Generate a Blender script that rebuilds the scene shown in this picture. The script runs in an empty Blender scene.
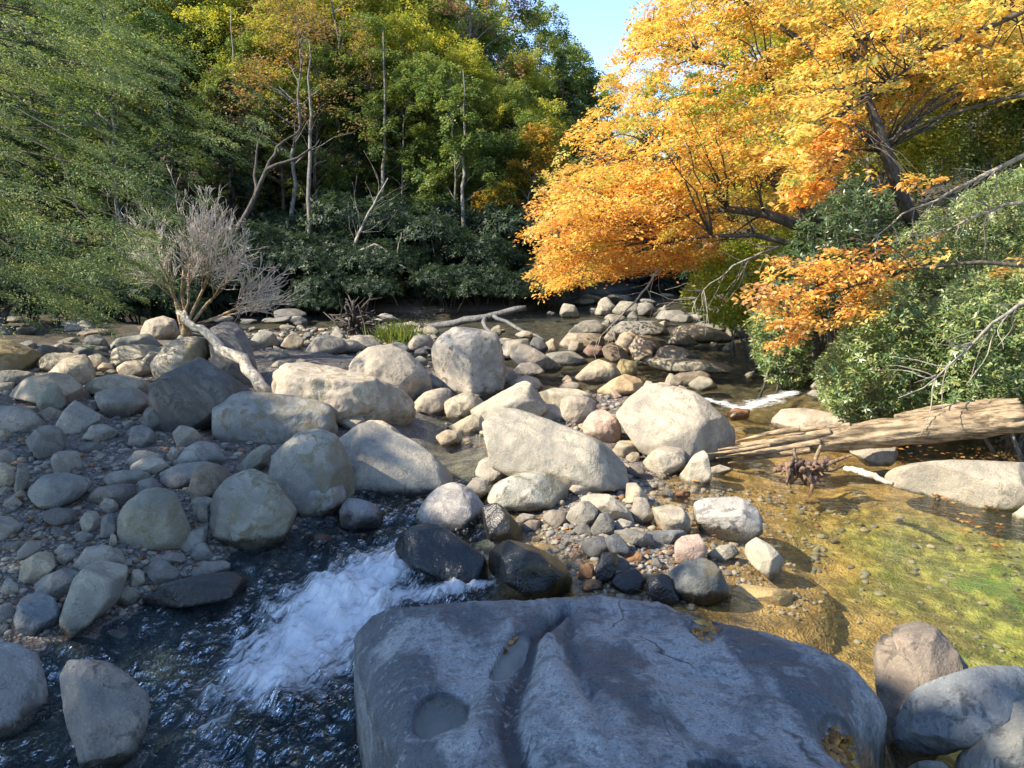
import bpy, math, random
import numpy as np
from mathutils import Vector

SC = bpy.context.scene
COL = SC.collection
rng = np.random.default_rng(7)
random.seed(7)

# ------------------------------------------------------------------ camera geometry
W_IMG, H_IMG = 1024, 768
FPX = 770.0
PITCH = math.radians(9.9)
CAM = np.array([0.0, 0.0, 2.8])
FWD = np.array([0.0, math.cos(PITCH), -math.sin(PITCH)])
UPV = np.array([0.0, math.sin(PITCH), math.cos(PITCH)])
RGT = np.array([1.0, 0.0, 0.0])
SUN = np.array([-0.72, -0.21, 0.66]); SUN /= np.linalg.norm(SUN)

def ray(u, v):
    """Direction of a photo pixel, scaled so that its depth along the view axis is 1."""
    a = (np.asarray(u, float) - 512) / FPX
    b = (384 - np.asarray(v, float)) / FPX
    return FWD + np.multiply.outer(a, RGT) + np.multiply.outer(b, UPV)

def at_depth(u, v, d):
    return CAM + ray(u, v) * np.asarray(d, float)[..., None]

def at_z(u, v, z=0.0):
    r = ray(u, v)
    t = (z - CAM[2]) / np.minimum(r[..., 2], -1e-3)
    return CAM + r * t[..., None]

# ------------------------------------------------------------------ noise (numpy, vectorised)
_perm = np.random.default_rng(99).permutation(512).astype(np.int64)
_grad = np.random.default_rng(98).normal(size=(512, 3)); _grad /= np.linalg.norm(_grad, axis=1)[:, None]

def perlin(p):
    p = np.asarray(p, float)
    i = np.floor(p).astype(np.int64); f = p - i
    w = f * f * f * (f * (f * 6 - 15) + 10)
    out = 0.0
    for dx in (0, 1):
        for dy in (0, 1):
            for dz in (0, 1):
                h = _perm[(_perm[(_perm[(i[:, 0] + dx) & 511] + i[:, 1] + dy) & 511] + i[:, 2] + dz) & 511]
                g = _grad[h]
                d = g[:, 0] * (f[:, 0] - dx) + g[:, 1] * (f[:, 1] - dy) + g[:, 2] * (f[:, 2] - dz)
                out = out + d * (w[:, 0] if dx else 1 - w[:, 0]) * (w[:, 1] if dy else 1 - w[:, 1]) * (w[:, 2] if dz else 1 - w[:, 2])
    return out * 1.6

def fbm(p, oct=3, gain=0.5):
    s, a = 0.0, 1.0
    for k in range(oct):
        s = s + a * perlin(p * (2.03 ** k) + 17.3 * k); a *= gain
    return s

def fbm2(x, y, sc, oct=3, off=0.0):
    p = np.stack([x.ravel() * sc, y.ravel() * sc, np.full(x.size, off)], 1)
    return fbm(p, oct).reshape(x.shape)

def smooth(e0, e1, x):
    t = np.clip((x - e0) / (e1 - e0), 0, 1)
    return t * t * (3 - 2 * t)

def sdf_poly(x, y, poly):
    """Signed distance to a polygon, positive inside."""
    px, py = x.ravel(), y.ravel()
    P = np.asarray(poly, float); n = len(P)
    best = np.full(px.shape, 1e18); inside = np.zeros(px.shape, bool)
    for k in range(n):
        a, b = P[k], P[(k + 1) % n]
        e = b - a
        t = np.clip(((px - a[0]) * e[0] + (py - a[1]) * e[1]) / max(e @ e, 1e-12), 0, 1)
        best = np.minimum(best, (px - a[0] - t * e[0]) ** 2 + (py - a[1] - t * e[1]) ** 2)
        c = (a[1] > py) != (b[1] > py)
        with np.errstate(divide='ignore', invalid='ignore'):
            xi = (b[0] - a[0]) * (py - a[1]) / (b[1] - a[1] + 1e-30) + a[0]
        inside ^= c & (px < xi)
    return np.where(inside, np.sqrt(best), -np.sqrt(best)).reshape(x.shape)

def dist_line(x, y, line, radii=None):
    """Distance to a polyline (in units of the interpolated radius when radii are given)."""
    px, py = x.ravel(), y.ravel()
    P = np.asarray(line, float); best = np.full(px.shape, 1e18)
    for k in range(len(P) - 1):
        a, b = P[k], P[k + 1]; e = b - a
        t = np.clip(((px - a[0]) * e[0] + (py - a[1]) * e[1]) / max(e @ e, 1e-12), 0, 1)
        d = np.hypot(px - a[0] - t * e[0], py - a[1] - t * e[1])
        if radii is not None:
            d = d / (radii[k] * (1 - t) + radii[k + 1] * t)
        best = np.minimum(best, d)
    return best.reshape(x.shape)

# ------------------------------------------------------------------ object helpers
def mesh_np(name, V, F, smooth_shade=True, mat=None):
    """F: (n,3) or (n,4) int array."""
    m = bpy.data.meshes.new(name)
    V = np.asarray(V, np.float32); F = np.asarray(F, np.int32)
    k = F.shape[1]
    m.vertices.add(len(V)); m.vertices.foreach_set('co', V.ravel())
    m.loops.add(F.size); m.loops.foreach_set('vertex_index', F.ravel())
    m.polygons.add(len(F))
    m.polygons.foreach_set('loop_start', np.arange(0, F.size, k, dtype=np.int32))
    if smooth_shade:
        m.polygons.foreach_set('use_smooth', np.ones(len(F), bool))
    m.update(calc_edges=True)
    if mat: m.materials.append(mat)
    return m

def link(name, mesh, parent=None, loc=None):
    o = bpy.data.objects.new(name, mesh); COL.objects.link(o)
    if loc is not None: o.location = [float(c) for c in loc]
    if parent is not None: o.parent = parent
    return o

def tag(o, label=None, cat=None, group=None, kind=None):
    if label: o['label'] = label
    if cat: o['category'] = cat
    if group: o['group'] = group
    if kind: o['kind'] = kind
    return o

def empty(name, loc):
    o = bpy.data.objects.new(name, None); COL.objects.link(o)
    o.location = [float(c) for c in loc]; o.empty_display_size = 0.2
    return o

def copy_tree(o, loc=None, rotz=None, scale=None):
    c = o.copy(); COL.objects.link(c)
    if loc is not None: c.location = [float(v) for v in loc]
    if rotz is not None: c.rotation_euler = (0, 0, rotz)
    if scale is not None: c.scale = scale
    for ch in list(o.children):
        d = ch.copy(); COL.objects.link(d); d.parent = c
    return c

def tube(path, radii, seg=7, noise=0.0, seed=0):
    """Verts and quads of a tapering tube along a polyline (with a parallel-transport frame)."""
    P = np.asarray(path, float); n = len(P)
    R = np.interp(np.linspace(0, 1, n), np.linspace(0, 1, len(radii)), radii)
    T = np.gradient(P, axis=0); T /= np.linalg.norm(T, axis=1)[:, None] + 1e-12
    ref = np.array([0, 0, 1.0]) if abs(T[0, 2]) < 0.9 else np.array([1.0, 0, 0])
    V = []
    ang = np.linspace(0, 2 * math.pi, seg, endpoint=False)
    n1 = np.cross(T[0], ref); n1 /= np.linalg.norm(n1)
    for k in range(n):
        n1 = n1 - T[k] * (n1 @ T[k]); n1 /= np.linalg.norm(n1) + 1e-12
        n2 = np.cross(T[k], n1)
        V.append(P[k] + R[k] * (np.cos(ang)[:, None] * n1 + np.sin(ang)[:, None] * n2))
    V = np.concatenate(V)
    if noise:
        V = V + (np.repeat(R, seg) * noise)[:, None] * np.stack([perlin(V * 3 / max(R[0], .02) * .3 + seed + 31 * c) for c in range(3)], 1)
    F = []
    for k in range(n - 1):
        for s in range(seg):
            a, b = k * seg + s, k * seg + (s + 1) % seg
            F.append((a, b, b + seg, a + seg))
    nv = len(V)
    V = np.concatenate([V, P[:1], P[-1:]])
    for s in range(seg):
        b = (s + 1) % seg
        F.append((b, s, nv, nv)); F.append(((n - 1) * seg + s, (n - 1) * seg + b, nv + 1, nv + 1))
    return V, F

class MB:
    """Collects tubes into ONE mesh."""
    def __init__(self): self.V, self.F, self.n = [], [], 0
    def tube(self, path, radii, seg=6, noise=0.0, seed=0):
        V, F = tube(path, radii, seg, noise, seed)
        self.V.append(V); self.F += [tuple(i + self.n for i in f) for f in F]; self.n += len(V)
    def build(self, name, mat, parent=None, off=(0, 0, 0)):
        m = bpy.data.meshes.new(name)
        V = np.concatenate(self.V) - np.asarray(off)
        F = [f[:3] if f[2] == f[3] else f for f in self.F]
        m.from_pydata(V.tolist(), [], F); m.update()
        m.polygons.foreach_set('use_smooth', np.ones(len(m.polygons), bool))
        m.materials.append(mat)
        return link(name, m, parent)

# ------------------------------------------------------------------ node helpers
class NT:
    def __init__(self, mat):
        mat.use_nodes = True
        self.t = mat.node_tree; self.t.nodes.clear()
    def n(self, typ, **kw):
        nd = self.t.nodes.new(typ)
        for k, v in kw.items():
            if k.startswith('i_'):
                key = k[2:]
                key = int(key) if key.isdigit() else key.replace('_', ' ')
                self.set(nd.inputs[key], v)
            else: setattr(nd, k, v)
        return nd
    def set(self, sock, v):
        if hasattr(v, 'is_output') or isinstance(v, bpy.types.NodeSocket): self.t.links.new(v, sock)
        elif isinstance(v, bpy.types.Node): self.t.links.new(v.outputs[0], sock)
        else: sock.default_value = v
    def math(self, op, a, b=None, c=None, clamp=False):
        nd = self.t.nodes.new('ShaderNodeMath'); nd.operation = op; nd.use_clamp = clamp
        for k, x in enumerate((a, b, c)):
            if x is not None: self.set(nd.inputs[k], x)
        return nd.outputs[0]
    def vmath(self, op, a, b=None, scale=None):
        nd = self.t.nodes.new('ShaderNodeVectorMath'); nd.operation = op
        self.set(nd.inputs[0], a)
        if b is not None: self.set(nd.inputs[1], b)
        if scale is not None: self.set(nd.inputs['Scale'], scale)
        return nd.outputs[0]
    def noise(self, vec, scale, detail=3, rough=0.55, dist=0.0):
        nd = self.n('ShaderNodeTexNoise'); self.set(nd.inputs['Vector'], vec)
        nd.inputs['Scale'].default_value = scale; nd.inputs['Detail'].default_value = detail
        nd.inputs['Roughness'].default_value = rough; nd.inputs['Distortion'].default_value = dist
        return nd.outputs[0]
    def vor(self, vec, scale, feature='F1'):
        nd = self.n('ShaderNodeTexVoronoi', feature=feature); self.set(nd.inputs['Vector'], vec)
        nd.inputs['Scale'].default_value = scale
        return nd
    def step(self, x, lo, hi, a=0.0, b=1.0):
        nd = self.n('ShaderNodeMapRange', interpolation_type='SMOOTHSTEP')
        for k, v in enumerate((x, lo, hi, a, b)): self.set(nd.inputs[k], v)
        return nd.outputs[0]
    def mix(self, fac, a, b, mode='MIX'):
        nd = self.n('ShaderNodeMix', data_type='RGBA', blend_type=mode)
        self.set(nd.inputs[0], fac)
        for s, v in ((6, a), (7, b)):
            self.set(nd.inputs[s], (*v, 1) if isinstance(v, tuple) and len(v) == 3 else v)
        return nd.outputs[2]
    def bump(self, h, strength, dist=0.02, normal=None):
        nd = self.n('ShaderNodeBump'); self.set(nd.inputs['Height'], h)
        self.set(nd.inputs['Strength'], strength); nd.inputs['Distance'].default_value = dist
        if normal is not None: self.set(nd.inputs['Normal'], normal)
        return nd.outputs[0]
    def out(self, sh):
        o = self.n('ShaderNodeOutputMaterial'); self.t.links.new(sh if isinstance(sh, bpy.types.NodeSocket) else sh.outputs[0], o.inputs[0])

def schlick(nt, normal=None):
    """Water's mirror share at any angle, the same from above and below."""
    g = nt.n('ShaderNodeNewGeometry')
    d = nt.n('ShaderNodeVectorMath', operation='DOT_PRODUCT'); nt.set(d.inputs[0], g.outputs['Incoming']); nt.set(d.inputs[1], normal if normal is not None else g.outputs['Normal'])
    k = nt.math('SUBTRACT', 1.0, nt.math('ABSOLUTE', d.outputs['Value']), clamp=True)
    return nt.math('MULTIPLY_ADD', nt.math('POWER', k, 5.0), .98, .02, clamp=True)

def attr(nt, name, typ='GEOMETRY', out='Fac'):
    return nt.n('ShaderNodeAttribute', attribute_type=typ, attribute_name=name).outputs[out]
# ------------------------------------------------------------------ terrain and water levels
def P2(pts, z=0.0):
    a = np.asarray(pts, float)
    return at_z(a[:, 0], a[:, 1], z)[:, :2]

LEFT_BAR = P2([(-260, 668), (20, 652), (120, 612), (240, 562), (310, 536), (345, 512), (400, 492), (428, 470),
               (442, 440), (430, 412), (470, 402), (520, 392), (540, 380), (480, 372), (350, 368), (250, 352), (150, 336), (0, 332), (-500, 340), (-900, 420)])
MID_BAR = P2([(500, 500), (560, 560), (590, 605), (690, 600), (716, 560), (660, 520), (650, 490), (716, 462),
              (700, 425), (640, 402), (560, 398), (505, 412), (470, 440), (478, 470)])
RIGHT_BANK = np.concatenate([P2([(838, 418), (812, 392), (786, 372), (768, 350), (738, 326), (716, 308), (706, 299)]),
                             np.array([[14, 70], [40, 120], [200, 200], [200, -20], [9.5, -20], [9.2, 6.0], [8.2, 9.5], [7.0, 11.6]])])
LEFT_BANK = np.concatenate([P2([(-900, 400), (-300, 345), (0, 331), (150, 324), (280, 319), (420, 322), (520, 318), (590, 301), (640, 296)]),
                            np.array([[9, 70], [22, 120], [60, 220], [-260, 220], [-260, 6], [-30, 4]])])

def water_z(x, y):
    L = -0.20 + 0.26 * smooth(4.6, 8.6, y) - 0.05 * smooth(4.6, 3.0, y)
    k = smooth(-0.6, 0.9, x)
    w = L * (1 - k) + 0.0 * k
    up = 0.14 * smooth(12.6, 14.4, y) + 0.18 * smooth(17, 30, y) + 0.25 * smooth(30, 60, y)
    return w + up

def ground_z(x, y):
    x = np.asarray(x, float); y = np.asarray(y, float)
    w = water_z(x, y)
    n1 = fbm2(x, y, 0.55, 3, 3.3); n2 = fbm2(x, y, 2.6, 2, 8.1)
    z = w - 0.30 + 0.10 * n1 + 0.05 * n2
    deep = smooth(1.2, 4.5, x) * smooth(9.5, 7.0, y)
    z = z - 0.35 * deep
    sl = sdf_poly(x, y, LEFT_BAR)
    z = np.maximum(z, np.where(sl > -1.2, w - 0.06 + np.clip(sl, -1.2, 0.7) * 0.36 + np.clip(sl - 0.7, 0, 6) * 0.05 + 0.06 * n1 + 0.03 * n2, -9))
    sm = sdf_poly(x, y, MID_BAR)
    z = np.maximum(z, np.where(sm > -1.0, w - 0.05 + np.clip(sm, -1.0, 0.5) * 0.22 + 0.05 * n1 + 0.03 * n2, -9))
    sr = sdf_poly(x, y, RIGHT_BANK)
    z = np.maximum(z, np.where(sr > -0.7, w - 0.05 + np.clip(sr, -0.7, 3) * 0.42 + np.clip(sr - 3, 0, 70) * 0.38 + 0.22 * n1 * smooth(0, 3, sr), -9))
    sb = sdf_poly(x, y, LEFT_BANK)
    z = np.maximum(z, np.where(sb > -0.7, w + 0.05 + np.clip(sb, -0.7, 2) * 0.35 + np.clip(sb - 2, 0, 60) * 0.34 + 0.25 * n1 * smooth(0, 3, sb), -9))
    # the stream bends out of sight behind the orange tree: higher ground closes the far end
    z = z + smooth(62, 120, y) * 16 * smooth(-0.1, 0.3, 1.0 - np.abs(x - 14) / 120)
    return z

def on_ground(u, v, it=12, water=True):
    z = 0.0
    for _ in range(it):
        p = at_z(u, v, z)
        g = float(ground_z(np.array([p[0]]), np.array([p[1]]))[0])
        if water: g = max(g, float(water_z(np.array([p[0]]), np.array([p[1]]))[0]) - 0.03)
        z = 0.5 * z + 0.5 * g
    return at_z(u, v, z)

def axis(segs):
    """segs: (start, end, step) runs -> 1D coordinates."""
    out = []
    for a, b, s in segs: out += list(np.arange(a, b - 1e-6, s))
    out.append(segs[-1][1]); return np.array(out)

def grid(xs, ys):
    X, Y = np.meshgrid(xs, ys)
    nx, ny = len(xs), len(ys)
    i = np.arange(nx * ny).reshape(ny, nx)
    F = np.stack([i[:-1, :-1], i[:-1, 1:], i[1:, 1:], i[1:, :-1]], -1).reshape(-1, 4)
    return X, Y, F

# ------------------------------------------------------------------ ground materials
def mat_ground():
    m = bpy.data.materials.new('stream_bed_ground'); nt = NT(m)
    pos = nt.n('ShaderNodeNewGeometry').outputs['Position']
    big = nt.noise(pos, 0.9, 4); mid = nt.noise(pos, 5.0, 4); fine = nt.noise(pos, 40, 3)
    wpos = nt.vmath('ADD', pos, nt.vmath('SCALE', nt.n('ShaderNodeTexNoise', i_Vector=pos, i_Scale=4.0, i_Detail=2.0).outputs[1], scale=.28))
    vo = nt.vor(wpos, 9.0); vo2 = nt.vor(wpos, 31.0)
    # dry gravel
    g = nt.mix(nt.step(mid, .3, .7), (0.13, 0.125, 0.115), (0.26, 0.245, 0.22))
    g = nt.mix(0.65, g, nt.mix(nt.n('ShaderNodeSeparateColor', i_Color=vo.outputs['Color']).outputs[0], (0.11, 0.105, 0.095), (0.32, 0.30, 0.26)), 'MIX')
    g = nt.mix(nt.step(vo2.outputs['Distance'], 0.25, 0.6), g, (0.09, 0.075, 0.062))
    g = nt.mix(nt.step(nt.noise(pos, 9, 3), .58, .72), g, (0.16, 0.085, 0.05))
    # under water: ochre silt and stones, green algae further out in the pool
    oc = nt.mix(nt.step(mid, .35, .68), (0.21, 0.125, 0.03), (0.46, 0.30, 0.095))
    oc = nt.mix(nt.math('MULTIPLY', nt.step(vo.outputs['Distance'], .3, .7), nt.step(big, .35, .6)), oc, (0.11, 0.07, 0.022))
    oc = nt.mix(nt.math('MULTIPLY', nt.step(vo2.outputs['Distance'], .45, .2), nt.step(fine, .45, .6)), oc, (0.42, 0.30, 0.13))
    gr = nt.mix(nt.step(mid, .38, .66), (0.10, 0.115, 0.02), (0.36, 0.34, 0.085))
    gr = nt.mix(nt.step(nt.noise(pos, 1.7, 3), .5, .62), gr, (0.10, 0.175, 0.025))
    sep = nt.n('ShaderNodeSeparateXYZ'); nt.set(sep.inputs[0], pos)
    x, y, z = sep.outputs
    gr = nt.mix(nt.math('MULTIPLY', nt.step(nt.noise(pos, 2.6, 4, .6), .52, .64), .75), gr, (0.05, 0.055, 0.016))
    gr = nt.mix(nt.math('MULTIPLY', nt.step(vo.outputs['Distance'], .35, .15), nt.step(big, .5, .6)), gr, (0.36, 0.30, 0.12))
    green = nt.math('MULTIPLY', nt.step(nt.math('ADD', x, nt.math('MULTIPLY', nt.math('SUBTRACT', big, .5), 3.0)), 2.6, 4.6), nt.step(y, 9.6, 7.6))
    bed = nt.mix(green, oc, gr)
    left = nt.step(x, 0.6, -0.6)
    bed = nt.mix(left, bed, nt.mix(nt.step(mid, .35, .68), (0.05, 0.05, 0.045), (0.16, 0.15, 0.11)))
    bed = nt.mix(nt.step(y, 12.5, 16.5), bed, nt.mix(nt.step(mid, .35, .68), (0.035, 0.028, 0.016), (0.15, 0.11, 0.055)))
    wl = attr(nt, 'under', out='Fac')
    col = nt.mix(nt.step(wl, 0.02, -0.05), g, bed)
    # leaf mould on the wooded banks
    soil = nt.mix(nt.step(mid, .35, .7), (0.03, 0.026, 0.016), (0.085, 0.062, 0.032))
    col = nt.mix(attr(nt, 'soil'), col, soil)
    h = nt.math('ADD', nt.math('MULTIPLY', vo2.outputs['Distance'], -0.35), nt.math('ADD', mid, nt.math('MULTIPLY', fine, .4)))
    b = nt.n('ShaderNodeBsdfPrincipled', i_Base_Color=col, i_Roughness=.9, i_Normal=nt.bump(h, .8, .05))
    nt.out(b); return m

def mat_water():
    m = bpy.data.materials.new('stream_water'); nt = NT(m)
    pos = nt.n('ShaderNodeNewGeometry').outputs['Position']
    uv = nt.n('ShaderNodeUVMap', uv_map='flow').outputs[0]
    foam = attr(nt, 'foam'); rough = attr(nt, 'rough'); dep = attr(nt, 'depth')
    # ripples: stretched along the flow
    st = nt.n('ShaderNodeMapping'); nt.set(st.inputs[0], uv); st.inputs['Scale'].default_value = (1.0, 3.2, 1.0)
    r1 = nt.noise(st.outputs[0], 3.2, 4, .6, .6); r2 = nt.noise(pos, 13, 4, .6, .4); r3 = nt.noise(st.outputs[0], 11, 3, .55, .8)
    hh = nt.math('ADD', nt.math('MULTIPLY', r1, 1.2), nt.math('ADD', nt.math('MULTIPLY', r2, .35), nt.math('MULTIPLY', r3, .5)))
    nrm = nt.bump(hh, nt.math('MULTIPLY_ADD', rough, 0.78, 0.22), 0.24)
    fr = schlick(nt, nrm)
    tint = nt.mix(nt.step(dep, 0.05, 0.9), (0.97, 0.96, 0.90), (0.84, 0.88, 0.66))
    tint = nt.mix(nt.step(rough, .3, .9), tint, (0.52, 0.64, 0.72))
    tr = nt.n('ShaderNodeBsdfTransparent', i_Color=tint)
    gl = nt.n('ShaderNodeBsdfGlossy', i_Color=(.95, .97, 1, 1), i_Roughness=.05, i_Normal=nrm)
    ms = nt.n('ShaderNodeMixShader'); nt.set(ms.inputs[0], fr); nt.set(ms.inputs[1], tr.outputs[0]); nt.set(ms.inputs[2], gl.outputs[0])
    # foam: streaks along the flow, torn at the edges
    sf = nt.n('ShaderNodeMapping'); nt.set(sf.inputs[0], uv); sf.inputs['Scale'].default_value = (1.0, 4.2, 1.0)
    f1 = nt.noise(sf.outputs[0], 2.6, 6, .68, 1.2); f2 = nt.noise(pos, 9, 6, .72, 1.0)
    ft = nt.math('ADD', nt.math('MULTIPLY', f1, .68), nt.math('MULTIPLY', f2, .32))
    th = nt.math('SUBTRACT', 0.77, nt.math('MULTIPLY', foam, 0.45))
    fm = nt.step(ft, nt.math('SUBTRACT', th, .09), nt.math('ADD', th, .17))
    fm = nt.math('MULTIPLY', fm, nt.step(foam, .03, .16))
    fb = nt.bump(ft, .9, .05)
    fd = nt.n('ShaderNodeBsdfPrincipled', i_Base_Color=nt.mix(f2, (.64, .66, .68), (.88, .88, .86)), i_Roughness=.55, i_Normal=fb)
    fd.inputs['Subsurface Weight'].default_value = 0.0
    mo = nt.n('ShaderNodeMixShader'); nt.set(mo.inputs[0], nt.math('MULTIPLY', fm, .88)); nt.set(mo.inputs[1], ms.outputs[0]); nt.set(mo.inputs[2], fd.outputs[0])
    nt.out(mo); return m

def build_ground():
    xs = axis([(-260, -60, 20), (-60, -20, 2.0), (-20, -7, .35), (-7, 7, .08), (7, 14, .25), (14, 40, 1.4), (40, 220, 20)])
    ys = axis([(-30, -6, 4), (-6, 2, .6), (2, 13, .08), (13, 24, .2), (24, 50, .6), (50, 120, 3), (120, 260, 20)])
    X, Y, F = grid(xs, ys)
    Z = ground_z(X, Y)
    V = np.stack([X, Y, Z], -1).reshape(-1, 3)
    m = mesh_np('ground', V, F, mat=mat_ground())
    Wz = water_z(X, Y)
    a = m.attributes.new('under', 'FLOAT', 'POINT'); a.data.foreach_set('value', (Z - Wz).ravel().astype(np.float32))
    sr = sdf_poly(X, Y, RIGHT_BANK); sb = sdf_poly(X, Y, LEFT_BANK)
    soil = smooth(-0.1, 0.7, np.maximum(sr, sb))
    soil = np.maximum(soil, smooth(55, 66, Y))
    soil = np.maximum(soil, smooth(16.5, 18.5, Y) * smooth(-8.5, -10.5, X))
    a = m.attributes.new('soil', 'FLOAT', 'POINT'); a.data.foreach_set('value', soil.ravel().astype(np.float32))
    o = link('ground', m); tag(o, kind='structure')

def build_water():
    xs = axis([(-16, -9, .5), (-9, -4.4, .12), (-4.4, 0.6, .022), (0.6, 5.0, .05), (5, 15, .14)])
    ys = axis([(1.6, 3.2, .1), (3.2, 9.0, .024), (9, 15, .06), (15, 26, .16), (26, 75, .6)])
    X, Y, F = grid(xs, ys)
    Z = water_z(X, Y); G = ground_z(X, Y)
    # rapids
    pl = P2([(440, 556), (392, 572), (345, 598), (312, 636), (276, 668)], -0.12)
    d = dist_line(X, Y, pl, [0.12, 0.34, 0.50, 0.54, 0.42])
    foam = np.clip(1.15 - d * 0.62, 0, 1)
    pl2 = P2([(490, 588), (450, 592), (410, 596), (372, 606)], -0.1)
    foam = np.maximum(foam, np.clip(0.95 - dist_line(X, Y, pl2, [.10, .16, .2, .2]) * .55, 0, 1))
    pl3 = P2([(276, 668), (236, 700), (212, 742), (200, 790)], -0.2)
    foam = np.maximum(foam, np.clip(0.62 - dist_line(X, Y, pl3, [.25, .16, .14, .2]) * .35, 0, 1))
    pl3b = P2([(236, 664), (222, 690), (180, 730)], -0.2)
    foam = np.maximum(foam, np.clip(0.55 - dist_line(X, Y, pl3b, [.1, .1, .1]) * .35, 0, 1))
    pl4 = P2([(706, 402), (742, 408), (768, 403), (792, 396)], 0.05)
    foam = np.maximum(foam, np.clip(0.95 - dist_line(X, Y, pl4, [.12, .22, .22, .15]) * .5, 0, 1))
    for c, r, s in (((736, 420), .3, .5), ((640, 362), .6, .55), ((600, 372), .5, .4), ((330, 362), .9, .9), ((676, 352), .8, .4), ((545, 385), .4, .35)):
        p = P2([c], .15)[0]
        foam = np.maximum(foam, s * np.exp(-(((X - p[0]) / (r * 1.4)) ** 2 + ((Y - p[1]) / r) ** 2)))
    rapid = smooth(0.3, -0.6, X) * smooth(10.5, 8.2, Y)
    rapid = np.maximum(rapid, smooth(11.5, 13, Y) * 0.55)
    rapid = np.maximum(rapid, np.clip(foam, 0, 1) * .8)
    t1 = fbm2(X, Y, 2.2, 3, 1.0); t2 = fbm2(X, Y, 7.0, 2, 5.0)
    Z = Z + rapid * (0.075 * t1 + 0.042 * t2 + .012 * fbm2(X, Y, 17, 2, 12)) * smooth(24, 10, Y) + foam * smooth(10, 8, Y) * (0.05 + 0.045 * np.abs(t2) + 0.03 * t1 + .02 * np.abs(fbm2(X, Y, 15, 2, 3)))
    pool = smooth(.8, 1.6, X) * smooth(10.5, 9.0, Y)
    ca, sa = math.cos(math.radians(-25)), math.sin(math.radians(-25)); fu, fv = X * ca + Y * sa, -X * sa + Y * ca
    Z = Z + pool * (.007 * fbm2(fu * .45, fv * 1.5, 2.6, 3, 21) + .003 * fbm2(fu * .6, fv * 1.6, 7, 2, 23))
    V = np.stack([X, Y, Z], -1).reshape(-1, 3)
    keep = ((Z - G) > -0.06).ravel()[F].any(1)
    # nothing under the dry near-left corner
    F = F[keep]
    used = np.unique(F); idx = np.full(len(V), -1); idx[used] = np.arange(len(used))
    m = mesh_np('stream_water', V[used], idx[F], mat=mat_water())
    for nm, val in (('foam', foam), ('rough', rapid), ('depth', np.clip(Z - G, 0, 3))):
        a = m.attributes.new(nm, 'FLOAT', 'POINT'); a.data.foreach_set('value', val.ravel()[used].astype(np.float32))
    # flow coordinates: v runs down the channel
    cl = np.concatenate([P2([(445, 545), (392, 572), (345, 600), (305, 640), (250, 700), (190, 790)], -0.3)])
    Xf, Yf = X.ravel()[used], Y.ravel()[used]
    ang = np.where((Xf < 0.4) & (Yf < 9.5), math.radians(62), np.where(Yf < 11, math.radians(-25), math.radians(5)))
    u = Xf * np.cos(ang) + Yf * np.sin(ang); v = -Xf * np.sin(ang) + Yf * np.cos(ang)
    uvl = m.uv_layers.new(name='flow')
    li = np.empty(len(m.loops), np.int32); m.loops.foreach_get('vertex_index', li)
    uvl.data.foreach_set('uv', np.stack([u[li], v[li]], 1).astype(np.float32).ravel())
    o = link('stream_water', m); tag(o, kind='structure')
build_ground(); build_water()
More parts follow.
